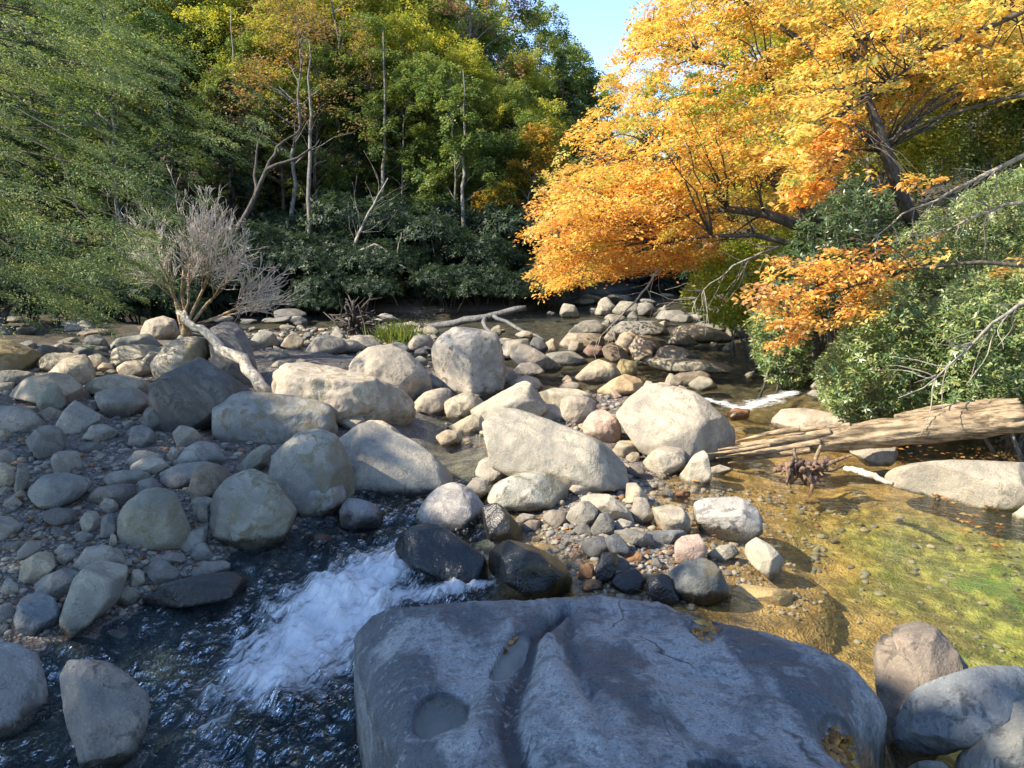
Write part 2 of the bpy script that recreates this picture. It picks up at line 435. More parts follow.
# ------------------------------------------------------------------ rock material
def mat_rock():
    m = bpy.data.materials.new('river_rock'); nt = NT(m)
    oi = nt.n('ShaderNodeObjectInfo')
    tc = nt.n('ShaderNodeTexCoord').outputs['Object']
    off = nt.n('ShaderNodeCombineXYZ'); 
    for k, s in enumerate((37.0, 91.0, 53.0)): nt.set(off.inputs[k], nt.math('MULTIPLY', oi.outputs['Random'], s))
    p = nt.vmath('ADD', tc, off.outputs[0])
    pos = nt.n('ShaderNodeNewGeometry')
    rel = nt.noise(p, 2.2, 3, .6, .3); mid = nt.noise(p, 7.5, 4, .62, .5); fine = nt.noise(p, 60, 2, .65)
    dark = attr(nt, 'blotch', 'OBJECT'); moss = attr(nt, 'moss', 'OBJECT'); wetz = attr(nt, 'wet', 'OBJECT')
    base = oi.outputs['Color']
    c = nt.mix(nt.step(rel, .3, .7), nt.mix(1.0, base, (.66, .67, .69), 'MULTIPLY'), nt.mix(1.0, base, (1.2, 1.17, 1.1), 'MULTIPLY'))
    # lichen and weathering blotches, specks of mica
    bl = nt.math('MULTIPLY', nt.step(mid, .53, .62), nt.step(rel, .36, .60))
    c = nt.mix(nt.math('MULTIPLY', bl, dark), c, nt.mix(1.0, base, (.42, .42, .41), 'MULTIPLY'))
    c = nt.mix(nt.math('MULTIPLY', nt.step(nt.noise(p, 4.3, 3, .6, .8), .60, .68), .45), c, nt.mix(1.0, base, (1.28, 1.27, 1.22), 'MULTIPLY'))
    c = nt.mix(nt.math('MULTIPLY', nt.step(fine, .55, .67), nt.step(mid, .40, .62)), c, nt.mix(1.0, c, (.55, .55, .56), 'MULTIPLY'))
    c = nt.mix(nt.step(fine, .45, .33), c, nt.mix(1.0, c, (1.3, 1.29, 1.25), 'MULTIPLY'))
    # thin bedding veins
    wv = nt.n('ShaderNodeTexWave', wave_type='BANDS', bands_direction='DIAGONAL'); nt.set(wv.inputs[0], p)
    wv.inputs['Scale'].default_value = 2.0; wv.inputs['Distortion'].default_value = 9; wv.inputs['Detail'].default_value = 3; wv.inputs['Detail Scale'].default_value = 1.3
    c = nt.mix(nt.math('MULTIPLY', nt.step(wv.outputs[1], .72, .95), attr(nt, 'band', 'OBJECT')), c, nt.mix(1.0, base, (.72, .70, .66), 'MULTIPLY'))
    # moss and algae patches
    sep = nt.n('ShaderNodeSeparateXYZ'); nt.set(sep.inputs[0], pos.outputs['Position'])
    nsep = nt.n('ShaderNodeSeparateXYZ'); nt.set(nsep.inputs[0], pos.outputs['Normal'])
    ms = nt.math('MULTIPLY', nt.step(nt.math('ADD', mid, nt.math('MULTIPLY', nsep.outputs[0], .16)), .50, .62), moss)
    c = nt.mix(ms, c, nt.mix(fine, (.075, .062, .012), (.26, .19, .04)))
    # wet band above the waterline
    lvl = nt.math('ADD', wetz, nt.math('MULTIPLY', nt.math('SUBTRACT', mid, .5), .16))
    wet = nt.step(nt.math('SUBTRACT', sep.outputs[2], lvl), .035, -.035)
    c = nt.mix(wet, c, nt.mix(1.0, c, (.30, .29, .27), 'MULTIPLY'))
    rg = nt.math('MULTIPLY_ADD', wet, -.62, .86)
    # cracks and pits
    vo = nt.vor(p, 3.1, 'DISTANCE_TO_EDGE')
    wp = nt.vmath('ADD', p, nt.vmath('SCALE', nt.n('ShaderNodeTexNoise', i_Vector=p, i_Scale=3.0, i_Detail=2.0).outputs[1], scale=.5))
    nt.set(vo.inputs['Vector'], wp)
    crack = nt.math('MULTIPLY', nt.step(vo.outputs['Distance'], .010, .0), nt.step(rel, .60, .66))
    c = nt.mix(nt.math('MULTIPLY', crack, .8), c, nt.mix(1.0, base, (.2, .19, .18), 'MULTIPLY'))
    h = nt.math('ADD', nt.math('ADD', nt.math('MULTIPLY', mid, 1.0), nt.math('MULTIPLY', fine, .28)), nt.math('MULTIPLY', rel, 1.2))
    bp = nt.bump(h, .55, .05)
    b = nt.n('ShaderNodeBsdfPrincipled', i_Base_Color=c, i_Roughness=rg, i_Normal=bp)
    nt.out(b); return m

ROCK = mat_rock()

# ------------------------------------------------------------------ rock shapes
def unit_(v): return v / np.linalg.norm(v)
_ico = {}
def ico(level):
    if level not in _ico:
        import bmesh
        bm = bmesh.new(); bmesh.ops.create_icosphere(bm, subdivisions=level, radius=1.0)
        V = np.array([v.co[:] for v in bm.verts]); F = np.array([[v.index for v in f.verts] for f in bm.faces]); bm.free()
        V /= np.linalg.norm(V, axis=1)[:, None]
        _ico[level] = (V, F)
    return _ico[level]

def hull2(pts):
    P = sorted(map(tuple, pts))
    def half(seq):
        h = []
        for p in seq:
            while len(h) > 1 and (h[-1][0] - h[-2][0]) * (p[1] - h[-2][1]) - (h[-1][1] - h[-2][1]) * (p[0] - h[-2][0]) <= 0: h.pop()
            h.append(p)
        return h[:-1]
    return np.array(half(P) + half(P[::-1]))          # counter-clockwise

CROPS = {'a': (0, 300, 4), 'b': (0, 460, 4), 'c': (200, 300, 4), 'd': (200, 430, 4), 'e': (400, 280, 4), 'g': (380, 450, 4),
         'h': (560, 280, 4), 'i': (560, 430, 4), 'j': (768, 340, 4), 'k': (768, 576, 4), 'l': (240, 290, 4), 'm': (0, 480, 2.6667)}
TINT = {'pale': (.335, .288, .218), 'white': (.365, .318, .245), 'grey': (.275, .248, .20), 'blue': (.205, .196, .172), 'tan': (.33, .275, .195), 'olive': (.265, .245, .18),
        'brown': (.21, .165, .12), 'dark': (.12, .125, .125), 'black': (.050, .056, .064), 'pink': (.42, .30, .235), 'orange': (.42, .27, .12), 'rust': (.25, .13, .06), 'slate': (.155, .145, .125)}
ROCKS = []
rseed = [0]

def rock_mesh(planes, hs, p, level, size, amp, seed, rough=1.0):
    D, F = ico(level)
    q = np.clip(D @ planes.T / hs, 1e-6, None) ** p
    r = q.sum(1) ** (-1.0 / p)
    V = D * r[:, None]
    s = seed * 7.77
    n = fbm(V / size * 1.15 + s, 3, .5)
    rid = 1 - np.abs(perlin(V / size * 2.3 + s + 40)) * 2
    f = fbm(V / size * 5.0 + s + 9, 3 if level > 4 else 2, .55)
    k = 1 + amp * (0.62 * n + 0.30 * rid * rough - .1) + amp * .26 * f * rough
    return V * k[:, None], F

def rock(label, crop, pts, tint='grey', by=None, th=.85, p=15, amp=.075, wet=None, blotch=.5, moss=0.0, facets=None, cat='boulder', name=None, sink=.12, group=None, back=.6, lift=0.0, flat=False, level=None, rib=None):
    rseed[0] += 1; seed = rseed[0]
    rr = np.random.default_rng(1000 + seed)
    ox, oy, k = CROPS[crop] if crop else (0, 0, 1)
    P = np.asarray(pts, float) / k + (ox, oy)
    vb = (by / k + oy) if by is not None else P[:, 1].max()
    P = hull2(P)
    ub = P[:, 0].mean()
    g = on_ground(ub, vb)
    d0 = (g - CAM) @ FWD
    w = np.ptp(P[:, 0]) * d0 / FPX; h = np.ptp(P[:, 1]) * d0 / FPX
    t = th * .5 * min(w, 2.0 * h)
    if flat: t = th * .5 * w
    dc = d0 + t * back
    # centroid
    x, y = P[:, 0], P[:, 1]; x2, y2 = np.roll(x, -1), np.roll(y, -1)
    cr = x * y2 - x2 * y; A = cr.sum() / 2
    cu, cv = ((x + x2) * cr).sum() / (6 * A), ((y + y2) * cr).sum() / (6 * A)
    C = at_depth(cu, cv, dc)
    e3 = (C - CAM) / np.linalg.norm(C - CAM)
    e1 = np.cross(e3, [0, 0, 1]); e1 /= np.linalg.norm(e1); e2 = np.cross(e1, e3)
    R = ray(P[:, 0], P[:, 1]); dist = np.linalg.norm(C - CAM)
    Q = R * (dist / (R @ e3))[:, None] - (C - CAM)
    poly = np.stack([Q @ e1, Q @ e2], 1)
    if ((np.roll(poly[:, 0], -1) - poly[:, 0]) * (np.roll(poly[:, 1], -1) + poly[:, 1])).sum() > 0: poly = poly[::-1]
    w, h = np.ptp(poly[:, 0]), np.ptp(poly[:, 1])
    N, H = [], []
    for a, b in zip(poly, np.roll(poly, -1, 0)):
        e = b - a; n = np.array([e[1], -e[0]]) / (np.linalg.norm(e) + 1e-12)
        hh = n @ a
        if n[1] < -.45: hh += sink * h * (-n[1])
        N.append((n[0], n[1], 0)); H.append(max(hh * 1.035, .02 * w))
    ext = poly.copy()
    fc = []
    if facets is None:
        for az, el, fr in ((0, 68, .86), (-8, 18, .92), (58, 30, .9), (-62, 34, .9), (25, -25, 1.0), (-120, 45, .95), (120, 40, .95), (180, 15, .95), (40, 55, .97)):
            fc.append((az + rr.normal(0, 14), el + rr.normal(0, 8), fr + rr.normal(0, .035)))
    else: fc = facets + [(-120, 45, .95), (120, 40, .95), (180, 15, .95)]
    fh = -np.array([e3[0], e3[1], 0]); fh /= np.linalg.norm(fh); rh = np.array([e1[0], e1[1], 0])
    for az, el, fr in fc:
        a, e = math.radians(az), math.radians(el)
        nw = math.cos(e) * (math.cos(a) * fh + math.sin(a) * rh) + math.sin(e) * np.array([0, 0, 1.0])
        n = np.array([nw @ e1, nw @ e2, nw @ e3])
        sup = math.sqrt((w / 2 * n[0]) ** 2 + (h / 2 * n[1]) ** 2 + (t * n[2]) ** 2)
        hh = max(fr * sup, (ext @ n[:2]).max() + n[2] * .45 * t) if n[2] < .3 else fr * sup * 1.15
        N.append(n); H.append(max(hh, .15 * min(w, h)))
    for s in (-1, 1): N.append((0, 0, s)); H.append(t * 1.02)
    N, H = np.array(N), np.array(H)
    px = max(np.ptp(P[:, 0]), np.ptp(P[:, 1]))
    lv = level or (6 if px > 95 else 5 if px > 34 else 4 if px > 13 else 3)
    if cat == 'stone' and p < 16: p = 20
    V, F = rock_mesh(N, H, p, lv, .5 * (w + h) * .5, amp, seed)
    if rib:
        q = V @ np.array([math.cos(rib[2]), math.sin(rib[2]), .25]) / (.5 * (w + h)) * rib[0] + .5 * perlin(V * 2.2 / w)
        V = V * (1 - rib[1] * (np.abs(np.sin(q)) < .35) * smooth(.35, .0, np.abs(np.sin(q))))[:, None]
    # flat fracture faces on the side we see and on top
    for _ in range(rr.integers(4, 10)):
        n = unit_(rr.normal(0, 1, 3) * [1, 1, .8] + [0, .35, -.55]); sp = V @ n; mx = sp.max()
        hc = mx * rr.uniform(.70, .92) if p >= 15 else mx * rr.uniform(.82, .96)
        V = V - np.outer(np.clip(sp - hc, 0, None) * .9, n)
    V = V * (1 + amp * .10 * perlin(V / (.25 * (w + h)) * 7 + seed))[:, None]
    # bring the silhouette back to the traced outline (rounding shrinks it)
    for ax in (0, 1):
        lo, hi = V[:, ax].min(), V[:, ax].max(); plo, phi = poly[:, ax].min(), poly[:, ax].max()
        if ax == 1: plo -= sink * h
        V[:, ax] = np.where(V[:, ax] > 0, V[:, ax] * (phi / hi), V[:, ax] * (plo / lo))
    Vw = V[:, :1] * e1 + V[:, 1:2] * e2 + V[:, 2:] * e3
    me = mesh_np(name or cat, Vw, F, mat=ROCK)
    o = link(name or cat, me, loc=C + (0, 0, lift))
    tc = np.array(TINT[tint] if isinstance(tint, str) else tint)
    tc = tc * (1 + rr.normal(0, .06)) * (1 + rr.normal(0, .009, 3))
    o.color = (*[float(c) for c in np.clip(tc, .01, .7)], 1)
    wl = float(water_z(C[:1], C[1:2])[0])
    o['wet'] = float(wl + (.03 if wet is None else wet)); o['blotch'] = float(blotch); o['moss'] = float(moss); o['band'] = float(.1 + .8 * rr.random() ** 2)
    tag(o, label, cat, group)
    ROCKS.append((o, C, w, t))
    return o

B = rock
def S(*a, **k): return rock(*a, cat='stone', **k)
# ------------------------------------------------------------------ every traced boulder and stone
# crop a / b: the left bank
B('dark mossy ledge of rock at the far left edge, under the hemlock boughs', 'a', [(-90, 160), (40, 155), (110, 190), (170, 215), (160, 270), (100, 285), (-90, 290)], 'brown', moss=.5, blotch=.9)
B('low rounded pale boulder just right of the mossy ledge at far left', 'a', [(150, 240), (190, 212), (270, 208), (330, 225), (330, 270), (250, 292), (160, 285)], 'pale')
B('pale layered slab with a broken brown end on the upper left bank', 'a', [(185, 290), (250, 235), (350, 215), (380, 270), (385, 300), (330, 335), (230, 305)], 'pale', p=14, by=335)
S('smooth pale stone leaning against the broken layered slab', 'a', [(330, 235), (375, 215), (425, 222), (440, 250), (430, 285), (370, 285)], 'pale')
B('sunlit oval pale boulder left of the leaning boulder by the bare bush', 'a', [(435, 220), (450, 190), (520, 178), (620, 182), (655, 200), (640, 240), (560, 252), (490, 270), (440, 260)], 'white')
S('egg shaped pale stone below the sunlit oval boulder', 'a', [(465, 270), (500, 245), (560, 238), (605, 255), (605, 285), (560, 308), (480, 297)], 'pale')
S('smooth pinkish stone wedged right of the egg shaped stone', 'a', [(560, 245), (600, 205), (640, 210), (640, 245), (610, 272), (570, 265)], 'pale')
S('small buff stone in front of the sunlit oval boulder', 'a', [(388, 270), (410, 250), (450, 255), (457, 282), (420, 292)], 'tan')
S('small flat stone below the small buff stone', 'a', [(415, 290), (440, 277), (470, 280), (468, 297), (430, 300)], 'grey')
B('broad flat pale slab with a sun patch, centre of the upper left bank', 'a', [(30, 370), (90, 312), (210, 288), (280, 300), (370, 380), (372, 410), (300, 424), (230, 404), (150, 394)], 'pale', p=16, th=1.1, amp=.05)
B('squat brown boulder resting against the broad flat pale slab', 'a', [(140, 400), (155, 365), (195, 330), (240, 350), (265, 400), (235, 442), (165, 447)], 'olive', p=15)
B('smooth pale slab right of the broad flat slab, half in shade', 'a', [(338, 350), (390, 305), (470, 294), (560, 310), (618, 345), (600, 395), (500, 380), (400, 370)], 'pale', th=1.0)
B('flat grey slab with a dark split edge, left of the big dark boulder', 'a', [(375, 365), (450, 350), (560, 355), (602, 385), (570, 442), (480, 472), (410, 432)], 'grey', p=14, th=1.1, amp=.05)
B('pointed pale grey boulder with a peaked top on the left bank', 'a', [(222, 490), (240, 450), (300, 400), (340, 430), (420, 470), (420, 492), (330, 528), (250, 525)], 'grey', p=16)
B('long grey slab half buried at the left edge of the bank', 'a', [(-60, 430), (50, 418), (110, 425), (180, 480), (205, 512), (130, 533), (-60, 530)], 'grey', p=16, th=1.0)
B('angular dark grey block with cracked face, in front of the peaked boulder', 'a', [(100, 575), (130, 540), (170, 500), (262, 520), (268, 580), (250, 612), (130, 628)], 'slate', p=18, amp=.05)
B('tall leaning pale boulder with streaked face below the bare bush', 'a', [(603, 290), (640, 218), (690, 163), (740, 146), (850, 153), (857, 190), (832, 232), (760, 285), (690, 310), (630, 340)], 'white', p=16, moss=.5, by=360, facets=[(-40, 45, .75), (60, 5, .55), (0, 70, .9)])
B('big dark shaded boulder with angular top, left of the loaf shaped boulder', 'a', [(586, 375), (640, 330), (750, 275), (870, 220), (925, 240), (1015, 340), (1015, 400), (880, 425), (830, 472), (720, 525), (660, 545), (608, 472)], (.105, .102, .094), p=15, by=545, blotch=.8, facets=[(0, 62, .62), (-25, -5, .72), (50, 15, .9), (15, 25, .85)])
B('tall brown speckled boulder behind the leaning dead trunk', 'a', [(828, 120), (870, 86), (930, 83), (972, 120), (1015, 210), (1045, 300), (960, 330), (860, 300)], (.17, .155, .135), by=350, p=15, blotch=.9)
B('long loaf shaped grey boulder below the dead trunk foot', 'c', [(34, 530), (42, 440), (100, 393), (180, 363), (300, 373), (480, 403), (555, 430), (565, 482), (552, 518), (420, 525), (250, 560), (100, 565)], (.215, .208, .185), p=14, moss=.35, facets=[(0, 62, .80), (-5, 8, .88), (80, 10, .97), (-70, 20, .95)])
B('long white water worn boulder with pitted left end, behind the loaf boulder', 'c', [(278, 290), (330, 250), (400, 256), (470, 283), (600, 290), (720, 330), (832, 363), (865, 410), (848, 465), (770, 505), (680, 475), (560, 465), (450, 405), (330, 385), (290, 345)], 'white', p=14, amp=.11, moss=.3, blotch=.6, by=500)
B('smooth domed white boulder behind the long pitted one', 'c', [(593, 270), (620, 220), (690, 178), (760, 176), (825, 205), (875, 260), (895, 300), (940, 350), (860, 392), (740, 345), (610, 312)], 'white', p=14, by=395, amp=.08)
B('huge upright blocky boulder with grey stained face, tallest on the bar', 'e', [(122, 300), (132, 250), (190, 203), (260, 186), (348, 183), (388, 215), (412, 290), (428, 350), (418, 415), (320, 465), (190, 435), (148, 392)], (.335, .302, .255), p=15, by=462, blotch=1.0, moss=.25, facets=[(0, 75, .95), (-45, 8, .86), (28, 5, .86), (85, 0, .95)])
B('big rounded grey boulder with ringed scar, between loaf boulder and rapid', 'd', [(285, 100), (375, 20), (430, -5), (540, 18), (583, 80), (612, 150), (623, 230), (603, 272), (540, 305), (360, 285), (265, 200)], (.235, .225, .195), moss=.35, by=330, p=14)
B('smooth sloping grey slab dipping into the head of the rapid', 'c', [(540, 535), (600, 486), (700, 517), (800, 557), (900, 607), (1010, 700), (1000, 745), (900, 765), (640, 775), (605, 690)], (.285, .258, .212), p=16, by=775, th=1.1, amp=.035, blotch=.25, facets=[(10, 52, .62), (75, 25, .95), (-70, 30, .9), (0, 5, .9)])
S('small pale stone peeping over the top of the sloping slab', 'c', [(558, 490), (600, 460), (650, 463), (668, 495), (600, 520)], 'white', by=525)
S('low pale wedge behind the right shoulder of the sloping slab', 'c', [(650, 500), (700, 480), (780, 513), (833, 552), (820, 575), (720, 540)], 'pale', by=575)
B('round egg like boulder at the left edge of the rapid', 'd', [(32, 330), (42, 260), (110, 183), (210, 153), (290, 183), (352, 260), (388, 330), (398, 385), (350, 440), (250, 495), (150, 490), (55, 470)], (.215, .208, .178), moss=.3, wet=.13, p=16, blotch=.7)
B('rounded grey boulder leaning on the ringed boulder above the rapid', 'd', [(358, 265), (430, 213), (480, 178), (548, 176), (583, 220), (578, 280), (548, 325), (450, 345), (388, 335)], (.25, .25, .235), moss=.35, p=14, wet=.08)
S('half wet grey stone at the water edge right of the leaning rounded boulder', 'd', [(552, 325), (590, 272), (650, 278), (720, 308), (748, 360), (733, 390), (620, 395), (555, 375)], (.19, .19, .19), wet=.11)
S('tilted flat brown stone in the gap below the loaf boulder', 'd', [(128, 162), (190, 100), (250, 58), (288, 68), (272, 122), (220, 158), (150, 174)], 'olive', p=14, th=.6)
S('rough angular brown stone left of the egg like boulder', 'b', [(752, 110), (768, 60), (820, 13), (880, 18), (923, 45), (882, 92), (842, 162), (800, 172), (757, 140)], 'brown', p=14, amp=.09)
B('blunt olive boulder standing alone on the lower left gravel', 'b', [(462, 260), (478, 190), (560, 118), (640, 106), (712, 130), (742, 190), (770, 260), (742, 312), (640, 354), (540, 350), (472, 315)], (.215, .205, .16), p=14, moss=.25, facets=[(0, 66, .82), (-15, 12, .85), (50, 15, .9)])
B('grey boulder with a flat sloped top on the gravel, upper left', 'b', [(103, 125), (170, 58), (260, 48), (363, 75), (342, 118), (260, 168), (200, 188), (138, 163)], (.185, .185, .165), p=16)
S('flat grey stone on the gravel below the sloped top boulder', 'b', [(168, 210), (230, 190), (302, 198), (313, 235), (272, 265), (208, 247)], 'slate', p=16)
S('lumpy grey stone right of the flat one on the gravel', 'b', [(318, 252), (340, 203), (397, 208), (408, 250), (372, 288), (328, 277)], 'grey', p=14)
S('long flat tan grey stone lying across the middle of the left bank', 'b', [(412, 72), (440, 46), (540, 38), (603, 65), (562, 94), (428, 104)], 'grey', p=16)
S('low grey stone below the long flat one', 'b', [(337, 152), (400, 106), (490, 93), (563, 100), (522, 152), (470, 188), (398, 168)], 'slate')
S('blue grey stone just above the blunt olive boulder', 'b', [(520, 125), (558, 78), (620, 73), (653, 105), (605, 140), (540, 150)], 'blue')
S('small rounded grey stone left of the blunt olive boulder', 'b', [(393, 182), (420, 151), (467, 163), (480, 202), (430, 213)], 'grey')
S('wide flat blue grey stone above the rough brown stone', 'a', [(635, 692), (720, 653), (820, 643), (885, 665), (770, 740), (680, 745), (642, 722)], 'blue')
B('smooth grey rounded boulder below the big dark boulder', 'a', [(688, 652), (740, 588), (800, 563), (872, 578), (908, 640), (883, 668), (760, 668)], (.235, .225, .195), p=14)
S('light elongated stone propped below the big dark boulder', 'a', [(688, 532), (720, 501), (772, 513), (833, 560), (770, 590), (708, 580)], 'pale', p=14)
S('small cream stone left of the smooth rounded one', 'a', [(666, 622), (690, 588), (717, 600), (707, 642), (680, 648)], 'white')
S('flat grey stone two stones left of the small cream stone', 'a', [(498, 642), (540, 603), (620, 598), (658, 625), (642, 658), (520, 658)], 'grey')
S('low grey stone just under the flat grey one, mid bank', 'a', [(518, 662), (570, 633), (642, 630), (683, 667), (610, 704), (530, 684)], 'grey')
S('blue grey block at the foot of the big dark boulder', 'a', [(508, 572), (528, 503), (602, 513), (645, 557), (562, 590)], 'blue', p=16)
S('dark stone tucked under the left end of the big dark boulder', 'a', [(565, 482), (590, 422), (632, 450), (664, 520), (600, 525)], 'slate', p=16)
S('flat pale grey stone below the dark split slab', 'a', [(328, 547), (360, 503), (430, 493), (483, 530), (402, 563)], 'grey', p=16)
S('pale blunt stone right of the angular dark block', 'a', [(198, 632), (240, 603), (312, 603), (330, 662), (302, 694), (220, 694)], 'grey', p=15)
S('narrow slab standing on end near the left edge', 'b', [(52, 112), (73, 18), (100, 8), (121, 60), (103, 130)], 'slate', p=16)
S('tan rounded stone at the left edge beside the upright slab', 'a', [(-50, 690), (-40, 650), (40, 648), (63, 700), (42, 752), (-40, 755)], 'tan', p=14)
S('flat grey stone at the left edge above the tan one', 'a', [(-40, 645), (-30, 600), (40, 603), (72, 630), (30, 660)], 'grey')
S('small tan stone at the left edge of the middle bank', 'a', [(-25, 548), (-10, 512), (40, 513), (48, 545), (10, 556)], 'tan')
S('tan egg shaped stone on the lower left gravel', 'b', [(72, 470), (88, 400), (150, 368), (217, 373), (222, 410), (182, 458), (130, 494)], 'tan', p=16)
S('smooth blue grey stone behind the big tan slab', 'b', [(122, 517), (160, 468), (250, 433), (322, 428), (333, 460), (250, 544), (170, 540)], 'blue', p=14)
S('blue veined stone at the water edge, left of the big tan slab', 'b', [(52, 642), (78, 568), (140, 528), (212, 548), (243, 600), (228, 664), (140, 692), (66, 676)], (.17, .182, .185), p=14, wet=.1)
B('big tilted tan slab with its foot in the water, lower left', 'b', [(236, 640), (256, 530), (330, 448), (430, 395), (514, 413), (494, 492), (422, 575), (300, 660), (258, 690)], (.285, .265, .205), p=16, th=.7, wet=.12, amp=.05, facets=[(-20, 45, .72), (60, 5, .8)])
S('broad grey stone with rough top behind the big tan slab', 'b', [(288, 422), (340, 348), (420, 338), (498, 360), (508, 402), (440, 415), (330, 445)], 'grey', p=15)
S('pale oblong stone at the water edge right of the big tan slab', 'b', [(423, 572), (460, 528), (530, 508), (568, 523), (548, 564), (460, 595)], 'olive', p=16, wet=.08)
B('long dark wet stone lying along the edge of the rapid', 'b', [(556, 555), (640, 498), (760, 466), (900, 446), (985, 456), (1000, 500), (965, 536), (800, 570), (640, 590)], (.085, .08, .085), p=14, wet=.5, moss=.2, th=.5)
S('triangular blue grey stone above the long dark wet one', 'b', [(580, 442), (610, 403), (660, 410), (722, 450), (718, 483), (620, 498)], 'blue', p=16)
S('small cream block left of the triangular stone', 'b', [(518, 503), (530, 438), (582, 436), (584, 482), (560, 503)], 'pale', p=16)
S('flat stone below the blunt olive boulder', 'b', [(578, 402), (680, 368), (742, 373), (743, 397), (690, 424), (600, 414)], 'grey', p=16)
S('flat pale blue stone by the right end of the long dark wet one', 'b', [(757, 458), (820, 408), (882, 400), (924, 430), (900, 455), (800, 475)], 'grey', p=15)
S('grey stone under the left side of the egg like boulder', 'b', [(753, 372), (800, 328), (832, 338), (865, 400), (800, 408)], 'blue', p=16)
S('narrow leaning blue slab between olive and egg like boulders', 'b', [(706, 358), (760, 288), (833, 265), (822, 312), (762, 374)], 'blue', p=16)
S('small pale stone under the rough brown stone', 'b', [(768, 192), (790, 166), (832, 178), (838, 252), (800, 233)], 'grey', p=14)
S('small flat grey stone above the tan egg shaped one', 'b', [(222, 392), (240, 363), (300, 356), (320, 380), (290, 408), (240, 412)], 'blue')
S('thin pale stone behind the small flat grey one', 'b', [(213, 367), (250, 336), (297, 343), (292, 362), (240, 378)], 'grey')
S('rounded pale stone at the left edge above the dark water', 'b', [(-50, 662), (-40, 585), (40, 576), (72, 600), (50, 640)], 'grey', p=14)
S('small oval stone on dark gravel, left of the upright tan sliver', 'b', [(293, 302), (330, 283), (377, 300), (372, 326), (310, 321)], 'blue')
S('upright tan sliver of rock beside the olive boulder', 'b', [(433, 342), (445, 293), (466, 298), (470, 348)], 'tan', p=16)
S('half buried flat stone in the gravel at the left edge', 'b', [(-40, 312), (-40, 240), (40, 220), (92, 255), (40, 314)], 'grey', p=16)
S('nearly buried rough stone in the gravel below the flat left edge one', 'b', [(62, 372), (110, 323), (167, 323), (162, 367), (90, 388)], 'grey', p=16)
S('blue slab on edge left of the olive boulder', 'b', [(398, 302), (410, 218), (452, 213), (467, 270), (430, 314)], 'blue', p=16)
S('small grey stone in leaf litter at the lower left edge', 'b', [(0, 522), (20, 478), (70, 488), (78, 527), (30, 544)], 'grey')
S('flat stone at the left edge where bank meets dark water', 'b', [(-40, 694), (-30, 658), (40, 658), (54, 692)], 'slate', wet=.05)
S('low blue stone far left above the long half buried slab', 'a', [(-40, 345), (-30, 285), (60, 278), (143, 295), (80, 330)], 'blue')
S('low grey stone at left edge under the low blue one', 'a', [(-40, 372), (-20, 333), (60, 328), (43, 368)], 'grey')
S('small rough stone by the squat brown boulder', 'a', [(148, 452), (200, 428), (247, 445), (232, 478), (180, 478)], 'tan', p=16)
S('small dark stone in the notch of the split edge slab', 'a', [(348, 422), (385, 403), (402, 440), (360, 448)], 'slate')
B('pale shadowed boulder behind the bare bush foot, left', 'a', [(558, 135), (580, 78), (640, 63), (700, 83), (724, 130), (680, 155), (580, 150)], 'pale', blotch=.8)
B('low bluish slab in front of that shadowed boulder', 'a', [(438, 185), (500, 148), (600, 133), (654, 180), (560, 194), (460, 199)], 'blue')
S('bluish stone in the shade left of the low bluish slab', 'a', [(328, 178), (360, 138), (410, 148), (443, 185), (380, 199)], 'blue')
S('flat shaded stone beyond the sunlit slabs on the left', 'a', [(288, 208), (340, 178), (430, 188), (437, 220), (330, 219)], 'slate')
S('flat shaded stone near the hemlock tips', 'a', [(138, 212), (170, 178), (250, 193), (262, 214), (180, 224)], 'slate')
# foreground left
B('flat grey rock awash in dark water at the lower left corner', 'm', [(-80, 620), (-80, 435), (30, 443), (108, 475), (103, 530), (138, 602), (60, 632), (-10, 670)], (.245, .24, .225), p=16, wet=.09, th=.9, flat=True, facets=[(0, 72, .6), (40, 20, .9)])
B('smooth brown humped rock rising from the dark water near the lower left corner', 'm', [(155, 515), (190, 478), (262, 473), (315, 508), (395, 570), (387, 632), (335, 725), (270, 760), (210, 740), (186, 660)], (.20, .185, .165), p=16, wet=.10, blotch=.8, th=.9, facets=[(20, 60, .72), (-60, 30, .8)])
# the rock bar in the middle
B('great smooth buff whaleback boulder in the middle of the bar', 'e', [(333, 632), (343, 570), (398, 518), (440, 510), (560, 543), (700, 598), (822, 650), (905, 730), (930, 795), (600, 810), (440, 745), (348, 692)], (.32, .285, .225), p=14, by=830, th=.8, amp=.05, blotch=.35, facets=[(-5, 55, .70), (-20, 12, .85), (60, 30, .92)])
B('big white sunlit slab boulder with a broad flat face, near the log', 'h', [(225, 545), (300, 448), (345, 410), (430, 420), (540, 453), (602, 520), (695, 612), (705, 645), (640, 700), (590, 708), (500, 700), (380, 678), (288, 625), (238, 572)], (.365, .32, .245), p=14, th=1.0, amp=.045, by=705, facets=[(-8, 55, .60), (55, 0, .75), (20, 10, .92)])
B('sharp white fin of rock on top of the big slab boulder', 'h', [(318, 450), (345, 402), (372, 408), (378, 450), (350, 470)], 'white', by=520, p=16)
B('orange tan boulder catching the sun behind the big white slab', 'e', [(788, 447), (850, 398), (900, 376), (978, 395), (990, 432), (930, 465), (820, 460)], (.50, .37, .20), p=16)
B('lumpy pale rock ridge behind the whaleback boulder', 'e', [(278, 548), (340, 498), (400, 453), (480, 408), (528, 403), (563, 450), (593, 500), (540, 540), (450, 530), (400, 568), (310, 578)], 'white', p=16, amp=.1)
S('pale tongue of rock running into the little pool', 'e', [(192, 592), (280, 543), (350, 533), (347, 602), (260, 612)], 'tan', p=14)
S('curved flat wet stone at the foot of the pale tongue', 'e', [(142, 622), (190, 598), (250, 610), (248, 658), (170, 666)], 'tan', p=16, wet=.02)
